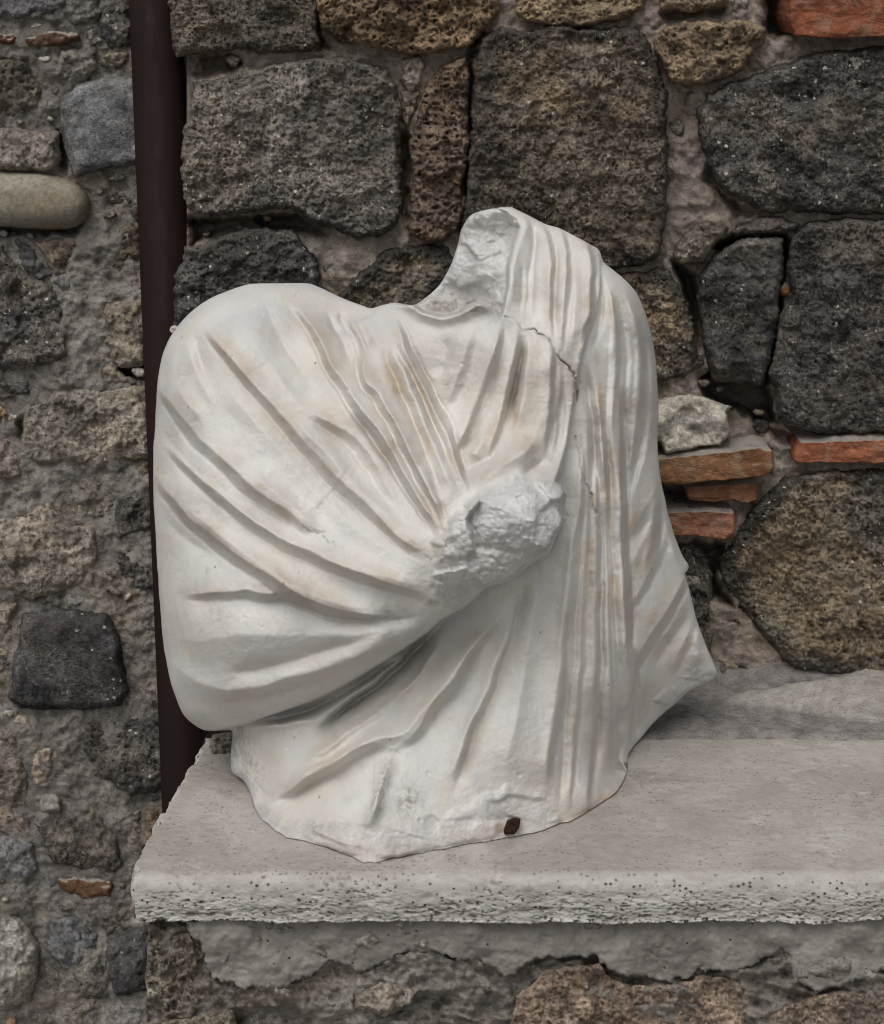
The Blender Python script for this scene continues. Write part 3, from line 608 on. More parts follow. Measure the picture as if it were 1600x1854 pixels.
OUTLINE_KEEP = np.array([(300, 640), (430, 520), (560, 515), (680, 560), (760, 560), (840, 400), (940, 380), (1080, 450), (1180, 600), (1200, 860), (1260, 1100), (1300, 1220), (1130, 1300), (700, 1300), (330, 1300)], float)
REG.append(OUTLINE_KEEP)
fillers(46, (-20, 262, 10, 1850), 14, 44, ['rubble', 'rubble', 'bluestone', 'pale', 'tufa', 'basalt'], lw, YL + .004, 900, .016, [(1, 1, 1), (.8, .78, .75), (.9, .85, .8), (.7, .7, .72)])
fillers(40, (-20, 290, 10, 1850), 7, 16, ['rubble', 'pale', 'bluestone'], lw, YL + .002, 1300, .010, [(1, 1, 1), (.85, .8, .75)])
fillers(34, (350, 1640, 10, 1220), 8, 24, ['rubble', 'tufa', 'slate', 'rubble'], wall, YW + .014, 1700, .014, [(.9, .85, .8), (.7, .66, .62), (.8, .78, .76)])

# ------------------------------------------------------------------ drainpipe
def lathe(name, prof, n, mat, parent, cx, cy, origin):
    V = []; a = np.linspace(0, 2 * math.pi, n, endpoint=False)
    for r, z in prof: V.append(np.stack([cx + r * np.cos(a), cy + r * np.sin(a), np.full(n, z)], -1))
    m = len(prof); idx = np.arange(n * m).reshape(m, n); nx = np.roll(idx, -1, 1)
    F = [np.stack([idx[:-1], nx[:-1], nx[1:], idx[1:]], -1).reshape(-1, 4)]
    return mesh_obj(name, np.vstack(V), F, mat, parent, origin)
YP = YL - .06
pl_ = on_y(246, 300, YP); pr_ = on_y(340, 300, YP)
PX, PRr = (pl_[0] + pr_[0]) / 2, (pr_[0] - pl_[0]) / 2
pipe = thing('drainpipe', 'dark brown metal drainpipe running down the corner left of the marble torso', 'pipe', (PX, YP, GZ))
lathe('pipe_body', [(PRr, GZ), (PRr, 1.9), (PRr - .003, 1.9), (PRr - .003, GZ)], 48, M['pipe'], pipe, PX, YP, (PX, YP, GZ))

# ------------------------------------------------------------------ ledge: travertine slab on a masonry pier
YF, YB = -.634, float(y_at_z(1300, 1337))
ledge = thing('masonry_ledge', 'pale pitted travertine slab on a crumbling plastered rubble pier, under the torso', 'ledge', (.3, -.4, GZ))
def slab():
    TH = .060
    prof = [(y, 0.0, 1.0) for y in np.linspace(YB, YF + .016, 150)]
    for a in np.linspace(0, math.pi / 2, 9)[1:]:
        prof.append((YF + .016 - .016 * math.sin(a), -.016 + .016 * math.cos(a), 1 - a / (math.pi / 2)))
    prof += [(YF, z, 0.0) for z in np.linspace(-.018, -TH, 34)]
    prof += [(y, -TH, 0.0) for y in np.linspace(YF + .002, YB, 40)]
    prof = np.array(prof); m = len(prof)
    ep = np.array([(247, 1600), (250, 1562), (266, 1528), (300, 1470), (312, 1450), (330, 1418), (345, 1395), (360, 1370), (376, 1345), (384, 1320)], float)
    E = on_z(ep[:, 0], ep[:, 1]); o = np.argsort(E[:, 1]); ey, ex = E[o, 1], E[o, 0]
    xl = np.interp(prof[:, 0], ey, ex) + .004 * vn(prof[:, 0] * 60, prof[:, 0] * 0, 2) + .002 * vn(prof[:, 0] * 190, prof[:, 0] * 0, 4)
    xr = 1.25; n = 760
    s = np.linspace(0, 1, n); X = xl[:, None] + (xr - xl[:, None]) * s[None]
    Y = np.repeat(prof[:, :1], n, 1); Z = np.repeat(prof[:, 1:2], n, 1); T = np.repeat(prof[:, 2:], n, 1)
    L = np.cumsum(np.concatenate([[0], np.hypot(np.diff(prof[:, 0]), np.diff(prof[:, 1]))])); LL = np.repeat(L[:, None], n, 1)
    x, l = X.ravel(), LL.ravel(); t = T.ravel(); z = Z.ravel().copy(); y = Y.ravel().copy()
    fr = 1 - t
    low = sstep(-z, .012, .058)
    d = .0012 * fbm(x * 14, l * 14, 5, 4) + .0005 * fbm(x * 60, l * 200, 6, 3)
    d += fr * (.0016 * fbm(x * 55, l * 95, 7, 4, .65) * (0.4 + low) + .0016 * fbm(x * 170, l * 220, 9, 3, .65) * (.3 + low))
    edge_zone = np.exp(-((l - (YB - YF)) / .030) ** 2)
    hole = np.maximum(pits(x * 90 + .5 * vn(x * 140, l * 140, 3), l * 125, 13, .5, .12, .46), .9 * pits(x * 185, l * 230, 17, .5, .15, .5))
    msk = sstep(fbm(x * 9, l * 26, 19, 3), -.35, .2)
    zone = np.clip(fr * (.25 + .75 * low) + .55 * edge_zone * sstep(fbm(x * 7, l * 7, 23, 2), -.2, .3), 0, 1)
    hz = hole * zone * np.clip(msk + .15, 0, 1)
    big = pits(x * 22, l * 38, 29, .16, .08, .26) * fr * low
    d -= .0065 * hz + .010 * big
    under = np.zeros_like(x); nb = np.arange(m)[:, None] * np.ones((1, n)); nb = nb.ravel()
    botm = (nb >= 150 + 8)
    wav = .0045 * fbm(x * 22, x * 0 + 3, 33, 4, .6) + .003 * np.maximum(0, fbm(x * 9, x * 0, 35, 2))
    z = np.where(botm, z + wav * sstep(-z, .02, .06), z)
    y = np.where(botm & (nb < 192), y + .006 * low ** 3, y)
    z = z + d * t; y = y - d * fr; y = y - (.010 * fbm(x * 7, x * 0 + 2, 47, 5, .6) + .004) * (1 - sstep(l, 0, .05)) * (nb < 150)
    # the broken left end: push it in a little at the bottom
    V = np.stack([x, y, z], -1); idx = np.arange(m * n).reshape(m, n)
    F = [np.stack([idx[:-1, :-1], idx[1:, :-1], idx[1:, 1:], idx[:-1, 1:]], -1).reshape(-1, 4)]
    # end cap: top edge verts to bottom edge verts at the same depth
    top = idx[:150, 0]; ck = 10; k0 = len(V); rows = [top]
    tp = V[top]
    for r in range(1, ck + 1):
        f = r / ck; P = tp.copy(); P[:, 2] -= f * TH
        P[:, 0] += -.010 * math.sin(f * math.pi * .8) + .006 * fbm(tp[:, 1] * 40, np.full(len(tp), f * 3), 43, 3)
        rows.append(np.arange(len(tp)) + k0 + (r - 1) * len(tp)); V = np.vstack([V, P])
    rr = np.stack(rows)
    F.append(np.stack([rr[:-1, :-1], rr[:-1, 1:], rr[1:, 1:], rr[1:, :-1]], -1).reshape(-1, 4)[:, ::-1])
    # front-left corner strip
    fl = idx[149:192, 0]; ce = rr[:, -1]
    pick = ce[np.clip(np.round(-V[fl, 2] / TH * ck).astype(int), 0, ck)]
    F.append(np.stack([fl[:-1], pick[:-1], pick[1:], fl[1:]], -1))
    N = len(V); at = np.zeros(N); at[:m * n] = t; dr = np.zeros(N); dr[:m * n] = np.clip(hz * 1.3 + big * 1.2, 0, 1)
    mesh_obj('slab', V, F, M['travertine'], ledge, attrs={'top': at, 'pit_shade': dr})
slab()
# mortar bed between slab and wall
def bed():
    xs = np.arange(-.285, 1.3, .004); ys = np.arange(YB - .012, .03, .004); X, Y = np.meshgrid(xs, ys); x, y = X.ravel(), Y.ravel()
    fe = sstep(y, YB - .012 + .010 * fbm(x * 12, x * 0, 3, 3), YB + .012 + .010 * fbm(x * 12, x * 0, 3, 3))
    z = -.006 + .010 * fe + .006 * fbm(x * 14, y * 14, 11, 4, .6) + .03 * sstep(y, -.05, .03) + .012 * np.exp(-((y + .05) / .05) ** 2) * sstep(x, .35, .5)
    z = np.where(fe <= 0.02, -.01, z)
    pp = on_z([1318, 1400, 1480, 1560, 1760, 1760, 1580, 1480, 1400, 1340], [1272, 1262, 1254, 1240, 1238, 1312, 1312, 1296, 1290, 1284]); sdp, _, _ = poly_sd(x + .012 * fbm(x * 30, y * 30, 5, 4, .6), y + .012 * fbm(x * 30, y * 30, 6, 4, .6), pp[:, :2])
    pale = sstep(sdp, -.006, .012); z = z + .006 * pale
    nu, nv = len(xs), len(ys); idx = np.arange(nu * nv).reshape(nv, nu)
    return mesh_obj('mortar_bed', np.stack([x, y, z], -1), np.stack([idx[:-1, :-1], idx[:-1, 1:], idx[1:, 1:], idx[1:, :-1]], -1).reshape(-1, 4), M['bed'], ledge, attrs={'pale': pale})
bed()
# pier below the slab: rough core, plaster skin, stones
YPF = YF + .035
def pier():
    ul = 268
    us = np.arange(ul, 1900, 3.2); vs = np.concatenate([np.arange(1640, 1900, 3.2), np.arange(1900, 2400, 12)])
    U, Vv = np.meshgrid(us, vs); u, v = U.ravel(), Vv.ravel()
    h = .020 * fbm(u / 80, v / 55, 61, 4, .55) + .012 * fbm(u / 25, v / 16, 62, 4, .62) + .012 * np.maximum(0, fbm(u / 60, v / 30, 63, 3, .6))
    h += .012 * (np.abs(fbm(u / 45, v / 28, 64, 3)) * 2 - .4) + .012 * facets(u / 42, v / 26, 65, 14) + .006 * fbm(u / 9, v / 7, 66, 3, .6)
    for P, dd in [([(400, 1830), (520, 1815), (640, 1860), (640, 1960), (400, 1960)], .03), ([(640, 1815), (760, 1790), (900, 1810), (900, 1830), (700, 1850)], .02)]:
        sd, _, _ = poly_sd(u, v, np.array(P, float)); h -= dd * sstep(sd, -10, 25)
    u2 = np.where(u == ul, u + 6 * fbm(v / 40, v * 0, 71, 4), u)
    V = on_y(u2, v, YPF - h); nu, nv = len(us), len(vs); idx = np.arange(nu * nv).reshape(nv, nu)
    F = [np.stack([idx[:-1, :-1], idx[1:, :-1], idx[1:, 1:], idx[:-1, 1:]], -1).reshape(-1, 4)]
    L = V[idx[:, 0]]; rows = [idx[:, 0]]; n0 = len(V); k = 40
    for r in range(1, k + 1):
        P = L.copy(); f = r / k; P[:, 1] = L[:, 1] + f * (.02 - L[:, 1]); P[:, 0] += .012 * fbm(L[:, 2] * 30, np.full(len(L), f * 12), 73, 4) * min(1, f * 5) + .015 * f
        rows.append(np.arange(len(L)) + n0); n0 += len(L); V = np.vstack([V, P])
    rr = np.stack(rows); F.append(np.stack([rr[:-1, :-1], rr[1:, :-1], rr[1:, 1:], rr[:-1, 1:]], -1).reshape(-1, 4))
    mesh_obj('rubble_core', V, F, M['pier'], ledge)
pier()
pk = dict(par=ledge)
stone('plaster', [(335, 1660), (1800, 1660), (1800, 1755), (1600, 1757), (1550, 1775), (1480, 1795), (1440, 1770), (1428, 1735), (1415, 1712), (1380, 1742), (1330, 1758), (1260, 1755), (1210, 1780), (1160, 1770), (1112, 1757), (1080, 1728), (1000, 1733), (960, 1745), (920, 1768), (880, 1745), (800, 1728), (760, 1718), (700, 1738), (650, 1758), (600, 1745), (560, 1765), (510, 1790), (440, 1785), (385, 1770), (362, 1720), (350, 1690)],
      M['plaster'], ledge, YPF - .010, .008, round_px=5, step=2.3, rough=.0038, lump=.010, warp=13, crag=.003, back=.03)
S([(935, 1805), (990, 1755), (1085, 1745), (1108, 1775), (1200, 1790), (1260, 1768), (1330, 1770), (1352, 1800), (1345, 1840), (1340, 1910), (905, 1910)], 'rubble', .014, par=ledge, y0=YPF - .008, color=(1.15, .98, .87), rough=.010, crag=.010, pit=.006, pitpx=14)
S([(1385, 1835), (1500, 1795), (1700, 1790), (1700, 1910), (1375, 1910)], 'rubble', .013, par=ledge, y0=YPF - .008, color=(1.15, 1.0, .9), rough=.008, crag=.006)
S([(640, 1800), (700, 1775), (760, 1790), (740, 1820), (700, 1840), (640, 1825)], 'rubble', .025, par=ledge, y0=YPF, color=(1.1, 1.05, 1), rough=.009, crag=.01, round_px=12)
S([(268, 1700), (345, 1690), (372, 1775), (350, 1840), (262, 1850)], 'rubble', .008, par=ledge, y0=YPF - .006, color=(.85, .79, .72), rough=.012, crag=.01)
S([(258, 1850), (420, 1830), (440, 1910), (258, 1910)], 'rubble', .022, par=ledge, y0=YPF, color=(.85, .82, .74), rough=.010, crag=.008)
S([(376, 1352), (384, 1330), (425, 1324), (500, 1330), (500, 1372), (376, 1372)], 'rubble', .05, par=ledge, y0=-.22, color=(.9, .88, .85), round_px=14, warp=3, back=.1)

# ------------------------------------------------------------------ the marble torso
OUTL = [(430, 520), (455, 514), (500, 513), (555, 513), (580, 521), (620, 540), (655, 553), (672, 558), (690, 553), (715, 548), (733, 551), (748, 552),
        (765, 543), (790, 522), (805, 500), (818, 475), (830, 440), (836, 415), (852, 390), (880, 380), (920, 375), (942, 383), (985, 405), (1012, 413), (1040, 427),
        (1060, 438), (1084, 453), (1092, 474), (1110, 489), (1140, 515), (1160, 545), (1175, 590), (1186, 640), (1190, 685), (1192, 760), (1190, 800), (1195, 860),
        (1205, 910), (1220, 965), (1235, 1005), (1246, 1022), (1245, 1032), (1240, 1040), (1246, 1060), (1258, 1110), (1275, 1160), (1290, 1195), (1299, 1218), (1296, 1226),
        (1285, 1235), (1250, 1250), (1228, 1270), (1207, 1287), (1180, 1312), (1160, 1336), (1138, 1365), (1135, 1400), (1115, 1435), (1085, 1455), (1045, 1480),
        (1000, 1497), (945, 1512), (880, 1523), (790, 1538), (720, 1551), (672, 1560), (648, 1557), (610, 1540), (560, 1525), (520, 1515), (492, 1500), (466, 1473),
        (452, 1432), (440, 1412), (420, 1396), (418, 1365), (420, 1326), (408, 1322), (390, 1323), (365, 1320), (335, 1297), (318, 1262), (308, 1230), (298, 1180), (290, 1100), (286, 1050),
        (282, 980), (278, 900), (277, 830), (282, 745), (285, 690), (295, 640), (315, 600), (345, 565), (385, 538)]
YA = [(430, 522, -.33), (500, 514, -.32), (580, 522, -.30), (672, 560, -.34), (715, 550, -.37), (800, 574, -.42), (868, 549, -.44), (910, 572, -.44), (385, 538, -.34),
      (315, 600, -.35), (285, 690, -.36), (277, 830, -.36), (282, 980, -.37), (298, 1180, -.38), (335, 1295, -.40), (400, 1320, -.43),
      (450, 600, -.415), (400, 750, -.455), (350, 900, -.46), (400, 1000, -.485), (350, 1120, -.465), (400, 1220, -.485), (500, 1180, -.525), (550, 1255, -.505), (620, 1130, -.55),
      (700, 1150, -.56), (780, 1110, -.57), (550, 700, -.46), (550, 900, -.51), (650, 950, -.545), (740, 960, -.575), (650, 700, -.465), (700, 800, -.50), (780, 900, -.55),
      (800, 1000, -.60), (870, 980, -.615), (950, 900, -.605), (1005, 930, -.59), (900, 1050, -.585), (850, 870, -.55), (860, 760, -.475), (780, 680, -.445), (740, 620, -.435),
      (850, 650, -.455), (920, 640, -.465), (960, 750, -.475), (1000, 640, -.445), (1030, 700, -.435), (940, 820, -.52), (1010, 850, -.52), (990, 800, -.475),
      (919, 380, -.29), (985, 410, -.29), (1055, 440, -.31), (950, 470, -.36), (1010, 500, -.385), (1060, 520, -.37), (930, 550, -.40), (990, 590, -.42)]
YBK = [(420, 1330, -.36), (440, 1410, -.39), (470, 1470, -.455), (520, 1510, -.52), (600, 1400, -.50), (655, 1555, -.592), (660, 1450, -.565), (620, 1310, -.47), (500, 1350, -.435),
       (760, 1300, -.49), (760, 1450, -.55), (945, 1505, -.52), (850, 1180, -.475), (900, 1350, -.515), (940, 1070, -.455), (1000, 1200, -.46), (1000, 1400, -.485),
       (700, 1240, -.465), (790, 1160, -.455), (1030, 900, -.425), (1060, 800, -.40), (1080, 1000, -.41), (1085, 1450, -.435), (1100, 1250, -.40), (1136, 1365, -.30), (1050, 700, -.40), (1075, 600, -.375), (1095, 485, -.32),
       (1061, 439, -.29), (1130, 700, -.36), (1140, 560, -.32), (1185, 640, -.27), (1190, 800, -.27), (1150, 900, -.345), (1215, 965, -.25), (1180, 1050, -.32),
       (1246, 1060, -.24), (1200, 1180, -.29), (1295, 1218, -.20), (1160, 1320, -.25)]
YC = [(750, 555, -.24), (790, 522, -.24), (830, 440, -.25), (850, 395, -.27), (900, 380, -.28), (870, 470, -.285), (905, 440, -.27), (918, 500, -.31), (860, 530, -.255),
      (905, 560, -.31), (850, 570, -.25), (800, 575, -.245), (760, 565, -.25), (940, 400, -.29)]
NECK = [(725, 551), (748, 553), (765, 565), (800, 573), (830, 566), (855, 552), (868, 549), (885, 555), (908, 573), (914, 550), (919, 520), (920, 480), (929, 445), (942, 412), (936, 395), (920, 385),
        (880, 365), (810, 390), (700, 545)]
CUT = [(340, 1348), (365, 1326), (406, 1318), (447, 1308), (501, 1291), (562, 1269), (610, 1246), (650, 1222), (691, 1198), (739, 1167), (773, 1144), (800, 1120), (839, 1100), (858, 1082), (876, 1064), (898, 1056), (917, 1053),
       (941, 1037), (955, 1022), (970, 1014), (990, 1000), (997, 985), (1005, 965), (1015, 955), (1020, 938), (1012, 925), (1014, 910), (1021, 893), (1017, 880), (1004, 872), (1014, 850), (1026, 806), (1033, 760), (1040, 718), (1045, 690),
       (1052, 650), (1062, 610), (1081, 565), (1087, 525), (1087, 485), (1088, 470), (1066, 440), (1050, 420)]
# folds of the cloth: layer, kind, height (m), width (px), extra, polyline in photo pixels
#   ridge / groove: smooth swelling / furrow ; stepR / stepL: cloth lying higher on the right / left hand along the line, steep at the line
FOLDS = [
 # cloth over the bent arm
 ('A', 'stepL', .0155, 44, 9, [(372, 590), (386, 612), (412, 642), (449, 685), (482, 718), (512, 752), (542, 790), (568, 818), (601, 854), (628, 881), (661, 911), (687, 937), (714, 964), (744, 987), (767, 1003)]),
 ('A', 'ridge', .006, 16, 0, [(520, 745), (552, 780), (590, 820), (632, 868), (690, 925), (740, 970)]),
 ('A', 'stepL', .0155, 46, 9, [(288, 690), (297, 712), (320, 742), (343, 771), (366, 798), (396, 824), (426, 851), (449, 874), (475, 894), (502, 911), (528, 930), (548, 950), (575, 967)]),
 ('A', 'ridge', .008, 22, 0, [(308, 670), (328, 715), (360, 758), (372, 790)]),
 ('A', 'ridge', .006, 15, 0, [(430, 838), (478, 876), (530, 918), (565, 952), (600, 975)]),
 ('A', 'stepL', .015, 40, 9, [(298, 800), (326, 834), (356, 861), (389, 887), (419, 911), (456, 940), (501, 970), (528, 984), (559, 994), (589, 1011), (637, 1032), (678, 1045), (712, 1059), (746, 1069), (776, 1082)]),
 ('A', 'ridge', .005, 17, 0, [(540, 975), (600, 1000), (660, 1030), (720, 1050), (765, 1070)]),
 ('A', 'stepL', .0155, 40, 9, [(280, 850), (296, 884), (320, 911), (346, 940), (373, 960), (396, 980), (420, 998), (453, 1021), (481, 1038), (504, 1052), (532, 1072), (559, 1086), (589, 1096), (623, 1106), (661, 1113), (710, 1117)]),
 ('A', 'ridge', .005, 14, 0, [(330, 908), (380, 955), (425, 990), (490, 1035), (540, 1065), (590, 1085), (660, 1105)]),
 ('A', 'stepL', .012, 34, 8, [(320, 1082), (345, 1076), (386, 1072), (416, 1071), (447, 1069), (474, 1072), (508, 1074), (540, 1083), (570, 1092)]),
 ('A', 'stepL', .010, 40, 9, [(536, 730), (556, 742), (580, 754), (604, 767), (630, 784), (655, 808), (680, 842), (700, 880), (722, 925)]),
 ('A', 'ridge', .005, 16, 0, [(545, 560), (575, 640), (610, 715), (650, 780), (690, 838), (730, 890), (765, 950)]),
 ('A', 'ridge', .0045, 20, 0, [(470, 640), (520, 700), (580, 790), (640, 870)]),
 ('A', 'ridge', .005, 18, 0, [(400, 690), (450, 750), (510, 820), (570, 890), (640, 955), (720, 1010)]),
 ('A', 'ridge', .004, 14, 0, [(345, 850), (400, 905), (470, 950), (540, 990), (620, 1036), (700, 1066)]),
 ('A', 'groove', .005, 26, 0, [(470, 530), (490, 580), (520, 640), (560, 690), (590, 730)]),
 ('A', 'ridge', .005, 26, 0, [(540, 560), (560, 620), (590, 690), (630, 740), (670, 790)]),
 ('A', 'groove', .005, 14, 0, [(352, 590), (360, 640), (380, 700)]),
 ('A', 'ridge', .004, 12, 0, [(334, 606), (350, 660), (366, 700), (395, 745)]),
 ('A', 'groove', .005, 20, 0, [(285, 760), (310, 800), (350, 850), (400, 890), (450, 920)]),
 ('A', 'groove', .004, 18, 0, [(282, 900), (310, 950), (350, 985), (400, 1015)]),
 # the sleeve bulge below
 ('A', 'ridge', .009, 48, 0, [(300, 1150), (360, 1160), (440, 1150), (540, 1150), (640, 1150), (720, 1135)]),
 ('A', 'ridge', .008, 22, 0, [(300, 1180), (321, 1208), (355, 1232), (406, 1248), (460, 1244), (508, 1231), (576, 1214), (644, 1188), (712, 1161)]),
 ('A', 'groove', .006, 18, 0, [(400, 1215), (460, 1214), (530, 1196), (600, 1175), (680, 1150)]),
 ('A', 'groove', .005, 15, 0, [(420, 1275), (480, 1262), (560, 1240), (640, 1210), (720, 1172)]),
 ('A', 'groove', .006, 20, 0, [(560, 1112), (620, 1122), (680, 1126), (740, 1118), (780, 1108)]),
 # strap of gathered cloth crossing the chest
 ('A', 'stepL', .024, 52, 8, [(524, 545), (532, 556), (552, 576), (571, 599), (585, 629), (601, 662), (621, 689), (638, 718), (658, 745), (677, 768), (697, 798), (717, 828), (734, 861), (750, 887), (770, 921), (787, 944), (798, 966)]),
 ('A', 'groove', .009, 9, 0, [(585, 560), (598, 582), (611, 603), (624, 629), (636, 662)]),
 ('A', 'groove', .006, 8, 0, [(610, 562), (622, 590), (634, 615)]),
 ('A', 'stepL', .019, 30, 7, [(626, 566), (638, 588), (651, 609), (661, 639), (656, 665), (664, 692), (684, 712), (697, 735), (714, 758), (724, 778), (740, 811), (757, 848), (777, 887), (794, 927), (802, 950)]),
 ('A', 'groove', .0055, 8, 0, [(690, 620), (705, 660), (727, 712), (748, 760), (768, 812), (790, 868), (812, 915)]),
 ('A', 'ridge', .008, 10, 0, [(700, 612), (714, 640), (729, 668), (743, 708), (762, 750), (779, 794), (797, 838), (818, 880), (835, 905)]),
 ('A', 'groove', .007, 7, 0, [(712, 612), (726, 645), (745, 680), (766, 726), (785, 770), (803, 815), (820, 855)]),
 ('A', 'stepR', .021, 24, 7, [(707, 566), (724, 606), (734, 636), (745, 661), (763, 695), (786, 744), (806, 781), (819, 820), (839, 870), (854, 897)]),
 ('A', 'groove', .005, 7, 0, [(770, 840), (788, 880), (803, 920), (812, 955)]),
 ('A', 'groove', .005, 6, 0, [(742, 825), (765, 870), (786, 915), (800, 960)]),
 ('A', 'ridge', .007, 15, 0, [(648, 575), (668, 590), (682, 620), (686, 650)]),
 ('A', 'groove', .008, 12, 0, [(640, 580), (658, 600), (666, 625), (664, 650)]),
 # chest, right of the strap
 ('A', 'ridge', .012, 10, 0, [(690, 555), (715, 550), (748, 558), (765, 569), (800, 577), (830, 570), (855, 556), (868, 553), (885, 560), (905, 576)]),
 ('A', 'stepR', .007, 30, 8, [(853, 580), (848, 620), (838, 660), (822, 700), (800, 746)]),
 ('A', 'groove', .006, 22, 0, [(812, 600), (806, 640), (795, 690)]),
 ('A', 'ridge', .006, 18, 0, [(836, 580), (830, 620), (815, 670), (800, 710)]),
 ('A', 'stepR', .015, 34, 8, [(906, 582), (896, 635), (879, 678), (866, 721), (849, 764), (829, 811), (820, 834)]),
 ('A', 'groove', .007, 9, 0, [(893, 660), (872, 720), (852, 775), (832, 820)]),
 ('A', 'stepR', .011, 24, 6, [(938, 586), (932, 635), (922, 678), (912, 724), (896, 784), (880, 838)]),
 ('A', 'groove', .010, 8, 0, [(948, 602), (944, 640), (936, 685), (926, 730), (912, 780)]),
 ('A', 'stepL', .009, 22, 6, [(958, 598), (954, 640), (951, 690), (942, 745), (930, 790)]),
 ('A', 'stepR', .012, 24, 6, [(997, 615), (997, 658), (995, 708), (993, 757), (987, 791), (984, 832)]),
 ('A', 'groove', .006, 7, 0, [(1006, 650), (1004, 700), (1000, 750), (994, 800), (986, 835)]),
 ('A', 'stepR', .007, 15, 5, [(1013, 651), (1012, 691), (1008, 741), (1005, 791), (996, 826)]),
 ('A', 'groove', .006, 8, 0, [(1018, 690), (1014, 740), (1010, 790), (1004, 830)]),
 ('A', 'ridge', .016, 20, 0, [(836, 884), (876, 860), (912, 840), (945, 822), (966, 800), (975, 772)]),
 ('A', 'groove', .010, 14, 0, [(832, 862), (860, 842), (884, 830), (906, 812)]),
 ('A', 'groove', .008, 10, 0, [(944, 862), (975, 842), (986, 825)]),
 ('A', 'ridge', .008, 12, 0, [(850, 842), (868, 808), (882, 775)]),
 # folds of the veil on the raised shoulder
 ('A', 'ridge', .010, 15, 0, [(926, 380), (944, 392), (953, 410), (940, 440), (929, 475), (927, 510), (925, 540), (918, 566)]),
 ('A', 'groove', .007, 8, 0, [(935, 385), (957, 402), (966, 430), (962, 469), (957, 502), (955, 545), (952, 592)]),
 ('A', 'groove', .006, 6, 0, [(947, 470), (944, 520), (941, 575)]),
 ('A', 'stepR', .010, 20, 5, [(962, 392), (985, 420), (994, 455), (996, 499), (996, 545), (997, 592), (997, 612)]),
 ('A', 'groove', .006, 6, 0, [(962, 398), (970, 428), (967, 469), (964, 510), (962, 560), (961, 592)]),
 ('A', 'stepR', .010, 20, 5, [(992, 402), (1015, 423), (1023, 456), (1025, 492), (1021, 545), (1018, 585), (1013, 632)]),
 ('A', 'groove', .006, 7, 0, [(1001, 412), (1006, 450), (1005, 500), (1003, 560), (1002, 610)]),
 ('A', 'stepR', .012, 26, 5, [(1026, 414), (1055, 430), (1066, 456), (1069, 492), (1068, 532), (1064, 572), (1054, 598), (1050, 630)]),
 ('A', 'ridge', .006, 14, 0, [(1040, 480), (1040, 540), (1036, 600), (1034, 640)]),
 ('A', 'ridge', .009, 13, 0, [(1066, 605), (1064, 640), (1056, 680)]),
 # lower body
 ('B', 'ridge', .014, 9, 0, [(430, 1318), (460, 1316), (508, 1311), (549, 1304), (580, 1306)]),
 ('B', 'groove', .026, 13, 0, [(560, 1334), (596, 1309), (623, 1286), (661, 1259), (698, 1229), (732, 1199), (769, 1161), (800, 1130)]),
 ('B', 'ridge', .010, 13, 0, [(586, 1300), (625, 1266), (665, 1238), (705, 1206), (745, 1172), (780, 1146)]),
 ('B', 'groove', .018, 10, 0, [(470, 1312), (560, 1285), (640, 1243), (700, 1203), (770, 1156)]),
 ('B', 'groove', .009, 24, 0, [(610, 1340), (660, 1308), (700, 1276), (740, 1238), (770, 1196), (800, 1150)]),
 ('B', 'stepR', .013, 34, 8, [(915, 1105), (900, 1121), (876, 1148), (855, 1172), (839, 1201), (814, 1238), (796, 1256), (780, 1275), (769, 1295), (757, 1318), (738, 1338), (717, 1353)]),
 ('B', 'stepL', .014, 40, 8, [(478, 1462), (494, 1453), (508, 1439), (532, 1426), (555, 1409), (583, 1395), (606, 1382), (630, 1366), (654, 1352), (678, 1346), (698, 1351), (712, 1358)]),
 ('B', 'ridge', .009, 10, 0, [(540, 1390), (583, 1361), (623, 1331), (671, 1300), (712, 1266), (752, 1229), (780, 1188), (800, 1150)]),
 ('B', 'ridge', .009, 15, 0, [(500, 1430), (560, 1400), (620, 1368), (680, 1338), (725, 1330), (760, 1290), (800, 1245), (850, 1180), (890, 1130)]),
 ('B', 'ridge', .010, 12, 0, [(716, 1356), (700, 1390), (690, 1420), (676, 1465), (660, 1510)]),
 ('B', 'groove', .006, 40, 0, [(580, 1430), (640, 1400), (680, 1385)]),
 ('B', 'groove', .009, 13, 0, [(956, 1050), (942, 1086), (932, 1123), (926, 1152), (914, 1189), (902, 1226), (890, 1263), (877, 1291), (862, 1318), (850, 1352), (838, 1390), (822, 1432)]),
 ('B', 'ridge', .008, 12, 0, [(938, 1080), (925, 1123), (915, 1160), (898, 1205), (882, 1250), (862, 1288), (845, 1320), (832, 1360), (815, 1420)]),
 ('B', 'stepR', .013, 46, 8, [(1050, 810), (1052, 861), (1048, 922), (1038, 976), (1034, 1025), (1029, 1074), (1023, 1127), (1021, 1181), (1015, 1230), (1007, 1283), (999, 1332), (993, 1377), (988, 1430)]),
 ('B', 'ridge', .004, 9, 0, [(1044, 930), (1033, 980), (1027, 1040), (1020, 1110), (1014, 1190), (1003, 1270), (992, 1350), (985, 1410)]),
 ('B', 'stepR', .008, 24, 6, [(1074, 830), (1079, 918), (1080, 984), (1079, 1050), (1077, 1107), (1077, 1168), (1076, 1230), (1073, 1291), (1072, 1332), (1068, 1382), (1064, 1427), (1062, 1475)]),
 ('B', 'groove', .006, 8, 0, [(1085, 900), (1090, 980), (1090, 1060), (1088, 1150), (1086, 1240), (1082, 1330), (1075, 1440)]),
 ('B', 'groove', .007, 8, 0, [(1096, 780), (1105, 861), (1106, 943), (1110, 1025), (1114, 1107), (1120, 1189), (1122, 1250), (1121, 1312), (1119, 1373), (1113, 1435)]),
